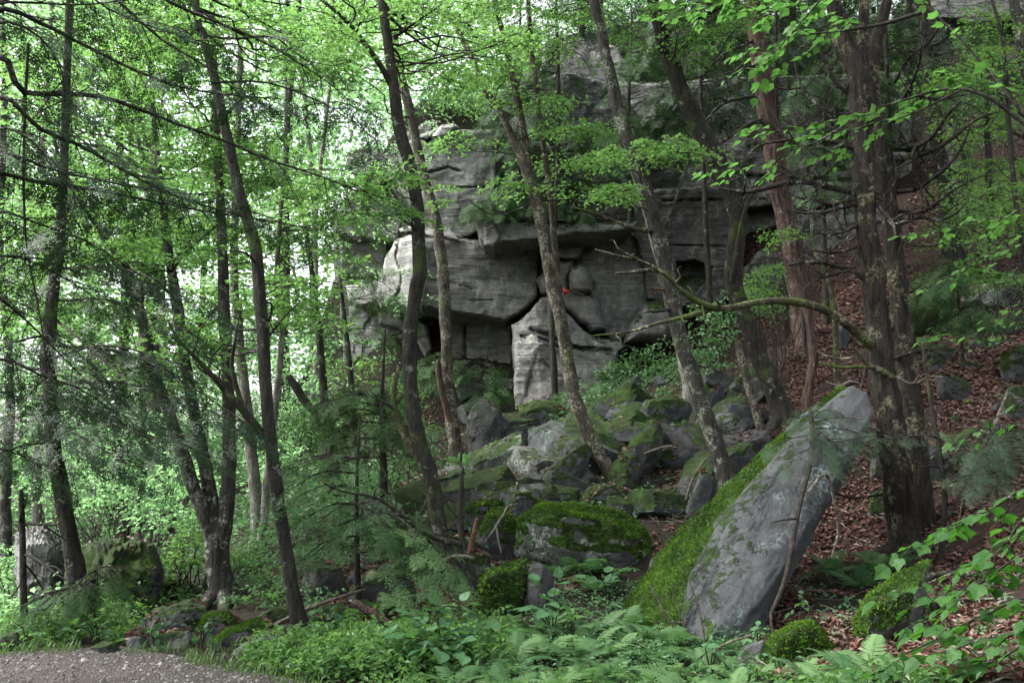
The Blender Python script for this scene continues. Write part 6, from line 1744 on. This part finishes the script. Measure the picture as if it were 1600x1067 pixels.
mb = MB()          # fallen leaves
for (a, b, c, d_, n, s) in [(1180,1640,640,1067,21000,.058),(1230,1640,430,660,16000,.075),(1640,2100,430,1067,9000,.08),(780,1180,640,800,7000,.08),(620,900,740,930,6000,.07),(1020,1300,760,960,3000,.07),(450,760,840,1000,3500,.06),(1420,1900,120,440,6500,.10),(1150,1430,370,540,5000,.10),(600,820,640,760,2500,.08)]:
    p = on_ground(a, b, c, d_, n)
    p = p[fbm(p * np.array([.9, .9, 0]) + 4, 3) > -.42]; n = len(p)
    p[:, 2] += rng.uniform(.004, .035, n)
    e = .05
    gnx = (H(p[:, 0] + e, p[:, 1]) - H(p[:, 0] - e, p[:, 1])) / (2 * e); gny = (H(p[:, 0], p[:, 1] + e) - H(p[:, 0], p[:, 1] - e)) / (2 * e)
    nn = np.stack([-gnx, -gny, np.ones(n)], -1) + rng.normal(0, .35, (n, 3))
    leaf_quads(mb, p, rng.normal(0, 1, (n, 3)) * [1, 1, .25], nn, s * rng.uniform(.35, 1.35, n), .55, .18, np.clip(.12 + .8 * rng.beta(2.0, 2.6, n) + .4 * fbm(p * 1.2, 2), 0, 1))
p = np.vstack([a for a, _ in ROCK_LITTER]) + [0, 0, .012]; nn = np.vstack([b for _, b in ROCK_LITTER]); n = len(p)
leaf_quads(mb, p, rng.normal(0, 1, (n, 3)) * [1, 1, .25], nn + rng.normal(0, .3, (n, 3)), .07 * rng.uniform(.5, 1.25, n), .55, .15, rng.beta(1.6, 2.0, n))
tag(mb.build('leaf_litter', M['litter'], None, (3, 9, 0), False), 'red brown dead leaves covering the slope', 'leaf litter', kind='stuff')

mb = MB()          # twig debris
for (a, b, c, d_, n, L_) in [(1180,1640,640,1067,260,.35),(1230,1640,430,660,240,.5),(720,1180,640,820,220,.45),(420,900,800,1000,220,.3)]:
    p = on_ground(a, b, c, d_, n) + [0, 0, .02]; dr = unit(rng.normal(0, 1, (n, 3)) * [1, 1, .25]); q = p + dr * (L_ * rng.uniform(.3, 1.3, n))[:, None]
    q[:, 2] = H(q[:, 0], q[:, 1]) + rng.uniform(.01, .10, n)
    sd_ = unit(np.cross(dr, [0, 0, 1.0])) * rng.uniform(.003, .008, n)[:, None]; up_ = np.array([0, 0, 1.0]) * rng.uniform(.005, .012, n)[:, None]
    v = np.stack([p - sd_, p + sd_, p + up_, q - sd_ * .5, q + sd_ * .5, q + up_ * .5], 1).reshape(-1, 3); k = np.arange(n)[:, None] * 6
    mb.add(v, np.concatenate([k + [[0, 1, 4, 3]], k + [[1, 2, 5, 4]], k + [[2, 0, 3, 5]]]))
tag(mb.build('twig_litter', M['deadwood'], None, (3, 9, 0), False), 'small dead twigs strewn over the slope', 'twigs', kind='stuff')
mb = MB()          # low bright herbs between path and rocks
for (a, b, c, d_, n, hgt, s) in [(390,640,1012,1066,520,.16,.06),(480,720,1010,1066,420,.2,.065),(0,200,985,1022,150,.10,.06),(0,200,960,1000,160,.2,.07),(540,800,985,1060,260,.22,.07),(560,1500,1066,1100,240,.09,.05)]:
    p = on_ground(a, b, c, d_, n)
    p = p[p[:, 1] > path_edge(p[:, 0]) + .05]
    p[:, 2] += rng.uniform(.03, hgt, len(p))
    clump_leaves(mb, p, rng.uniform(.06, .13, len(p)), 9, s, .35, .4, .55, jit=.7)
tag(mb.build('ground_cover', M['leaf_mid'], None, (-2, 7, 0), False), 'low bright green herbs between the path and the rocks', 'ground cover', kind='stuff')
mb = MB()          # small plants over the slope
for (a, b, c, d_, n, hgt, s) in [(0,520,860,960,500,.18,.06),(430,760,680,900,500,.15,.06),(700,1160,640,820,420,.16,.06),(640,1000,820,960,260,.12,.05),(760,1200,960,1067,420,.10,.045),(860,1150,600,700,420,.18,.08),(1180,1600,900,1067,120,.08,.05),(1420,1600,400,560,140,.15,.07)]:
    p = on_ground(a, b, c, d_, n)
    p[:, 2] += rng.uniform(.03, hgt, len(p))
    p = p[p[:, 1] > path_edge(p[:, 0]) + .1]
    clump_leaves(mb, p, rng.uniform(.07, .16, len(p)), 11, s, .25, .3, .55)
for (a, b, c, d_, n, hgt, s) in [(330,600,700,860,420,.5,.10),(860,1460,20,150,520,.9,.16),(560,800,90,205,260,.8,.15)]:
    p = on_ground(a, b, c, d_, n); p[:, 2] += rng.uniform(.03, hgt, len(p))
    clump_leaves(mb, p, rng.uniform(.18, .4, len(p)) * (1 if s < .12 else 1.8), 16, s, .25, .3, .55)
tag(mb.build('low_plants', M['leaf_cool'], None, (0, 10, 0), False), 'scattered small green plants on the forest floor', 'ground cover', kind='stuff')

mb = MB()          # grass along the path edge
n = 4200
x = rng.uniform(-8, 1.0, n); y = path_edge(x) + rng.gamma(1.3, .22, n) - .18
keep = fbm(np.stack([x * 1.3, y * 1.3, x * 0], -1), 2) > -.05; x, y = x[keep], y[keep]; n = len(x)
p = np.stack([x, y, H(x, y)], -1)
h = rng.uniform(.03, .10, n)[:, None]; dr = unit(rng.normal(0, 1, (n, 3)) * [1, 1, 0]); sd_ = np.cross(dr, [0, 0, 1.0]) * .004
tip = p + dr * h * .6 + [0, 0, 1] * h; mid_ = p + dr * h * .15 + [0, 0, .6] * h
v = np.stack([p - sd_, p + sd_, mid_ + sd_ * .8, mid_ - sd_ * .8, tip], 1).reshape(-1, 3)
k = np.arange(n)[:, None] * 5
mb.add(v, np.concatenate([k + [[0, 1, 2]], k + [[0, 2, 3]], k + [[3, 2, 4]]]), np.repeat(rng.uniform(0, 1, n), 5))
tag(mb.build('grass', M['grass'], None, (-2, 7, 0), False), 'thin grass along the edge of the path', 'grass', kind='stuff')

mb = MB()          # gravel
n = 6000
x = rng.uniform(-6.5, -.4, n); y = path_edge(x) - rng.gamma(1.5, .5, n) - .02
p = np.stack([x, y, H(x, y) + .014], -1)
oc = np.array([(1,0,0),(-1,0,0),(0,1,0),(0,-1,0),(0,0,.7),(0,0,-.7)], float); of = np.array([(0,2,4),(2,1,4),(1,3,4),(3,0,4),(2,0,5),(1,2,5),(3,1,5),(0,3,5)])
s = rng.gamma(3, .003, n)[:, None, None]
v = p[:, None] + oc[None] * s * rng.uniform(.6, 1.3, (n, 6, 1))
mb.add(v.reshape(-1, 3), (of[None] + np.arange(n)[:, None, None] * 6).reshape(-1, 3), np.repeat(rng.beta(1.2, 2.5, n), 6))
tag(mb.build('gravel', M['pebble'], None, (-3, 5, 0), False), 'loose grey stones on the path', 'gravel', kind='stuff')

# ------------------------------------------------------------------ small things
def stick(name, label, pts, d, mat, sides=7, tw=0, cat='stick', dep=None):
    pts = np.array(pts, float)
    dd = np.full(len(pts), d, float) if dep is None else np.linspace(d, dep, len(pts))
    p = P(pts[:, 0], pts[:, 1], dd); r = pts[:, 2] / 2 / F * dd
    n = 16; S = spline(np.hstack([p, r[:, None]]), n); mb = MB()
    o_ = S[0, :3].copy()
    add_tube(mb, S[:, :3], np.maximum(S[:, 3], .002), sides, .12, pts[0].sum())
    if tw: twigs(mb, S[:, :3], S[:, 3], tw, .15)
    tag(mb.build(name, M[mat], None, o_), label, cat)
stick('fallen_branch', 'broken reddish brown branch slanting down to the hobblebush', [(552,940,13),(580,957,13),(610,975,12),(640,991,10),(652,997,6)], 7.3, 'bark_red', tw=1)
stick('log_piece', 'short broken log piece at the edge of the path', [(440,1042,12),(452,1040,13),(466,1037,11)], 6.35, 'deadwood', cat='log')
stick('log_piece', 'thin broken log piece nearest the path', [(462,1054,8),(474,1051,9),(486,1047,7)], 6.2, 'deadwood', cat='log')
stick('fallen_branch', 'long thin bare branch lying behind the slim trunk foot', [(425,978,5),(470,955,6),(510,940,6),(545,928,5),(570,920,3)], 8.1, 'deadwood', tw=2)
stick('fallen_branch', 'dark curved branch lying on the litter below the twin trunks', [(1392,916,6),(1430,905,8),(1470,896,9),(1510,896,10),(1535,900,7),(1548,906,4)], 6.9, 'bark_dark', tw=3)
stick('fallen_branch', 'pale grey branch lying on the red slope at the right', [(1522,715,4),(1540,690,6),(1552,670,8),(1562,645,6),(1575,610,4)], 9.6, 'deadwood', tw=3, dep=10.5)
stick('fallen_branch', 'bent white twig at the slope left of the twin trunks', [(1290,596,3),(1310,603,4),(1330,596,4),(1345,600,3)], 11.5, 'bark_pale')
stick('fallen_branch', 'thin grey stick leaning at the slab foot', [(1076,905,2.5),(1086,935,3),(1096,970,3),(1103,1020,4)], 6.5, 'deadwood')
stick('fallen_branch', 'thin forked stick before the mossy slab side', [(1014,912,3),(1030,940,3.5),(1042,965,3),(1052,980,3)], 6.9, 'deadwood', tw=2)
stick('fallen_branch', 'thin stick lying left of the round mossy boulder', [(1105,1018,3),(1140,1003,3.5),(1175,992,3)], 6.2, 'deadwood')
stick('fallen_branch', 'bare stick on the litter behind the round mossy boulder', [(1285,985,4),(1305,972,5),(1325,960,3)], 6.8, 'bark_dark')
stick('fallen_branch', 'dark twig tangle beside the slab tip', [(1305,770,4),(1330,778,4),(1352,776,4),(1380,772,3)], 8.9, 'twig', tw=6)
stick('fallen_branch', 'bare stick between the tilted slab and the square boulder', [(1006,709,3),(1025,702,4),(1045,697,4),(1058,700,3)], 12.3, 'deadwood', tw=1)
stick('fallen_branch', 'dead twigs against the grey slanting stone', [(1072,780,4),(1082,750,4),(1098,722,3),(1105,715,2)], 10.6, 'deadwood', tw=4)
stick('fallen_branch', 'thin twig lying on the fern bed left of the slab', [(820,1010,3),(845,1022,3),(880,1035,2)], 6.7, 'bark_red')

# red bundle on the cliff ledge
bl = P(876, 459, 19.9)
r = empty('red_bundle', bl, 'small red cloth bundle wedged on the cliff ledge behind the forked tree', 'bag')
q, f = ico(4)
v = q * np.array([.20, .13, .095]); v[:, 2] = np.maximum(v[:, 2], -.06) + .06
v[:, 2] *= 1 - .45 * smooth(-.05, .2, v[:, 0]); v += .03 * np.stack([fbm(q * 2.1 + k, 3) for k in (0, 4, 8)], -1)
mb = MB(); mb.add(v, f); mb.build('cloth', M['red_cloth'], r)
mb = MB(); add_tube(mb, spline(np.array([(.16, -.02, .05), (.26, -.04, .02), (.36, -.02, .03), (.45, -.03, -.02), (.55, 0, -.03)]), 14), np.full(14, .016), 6); mb.build('strap', M['strap'], r)
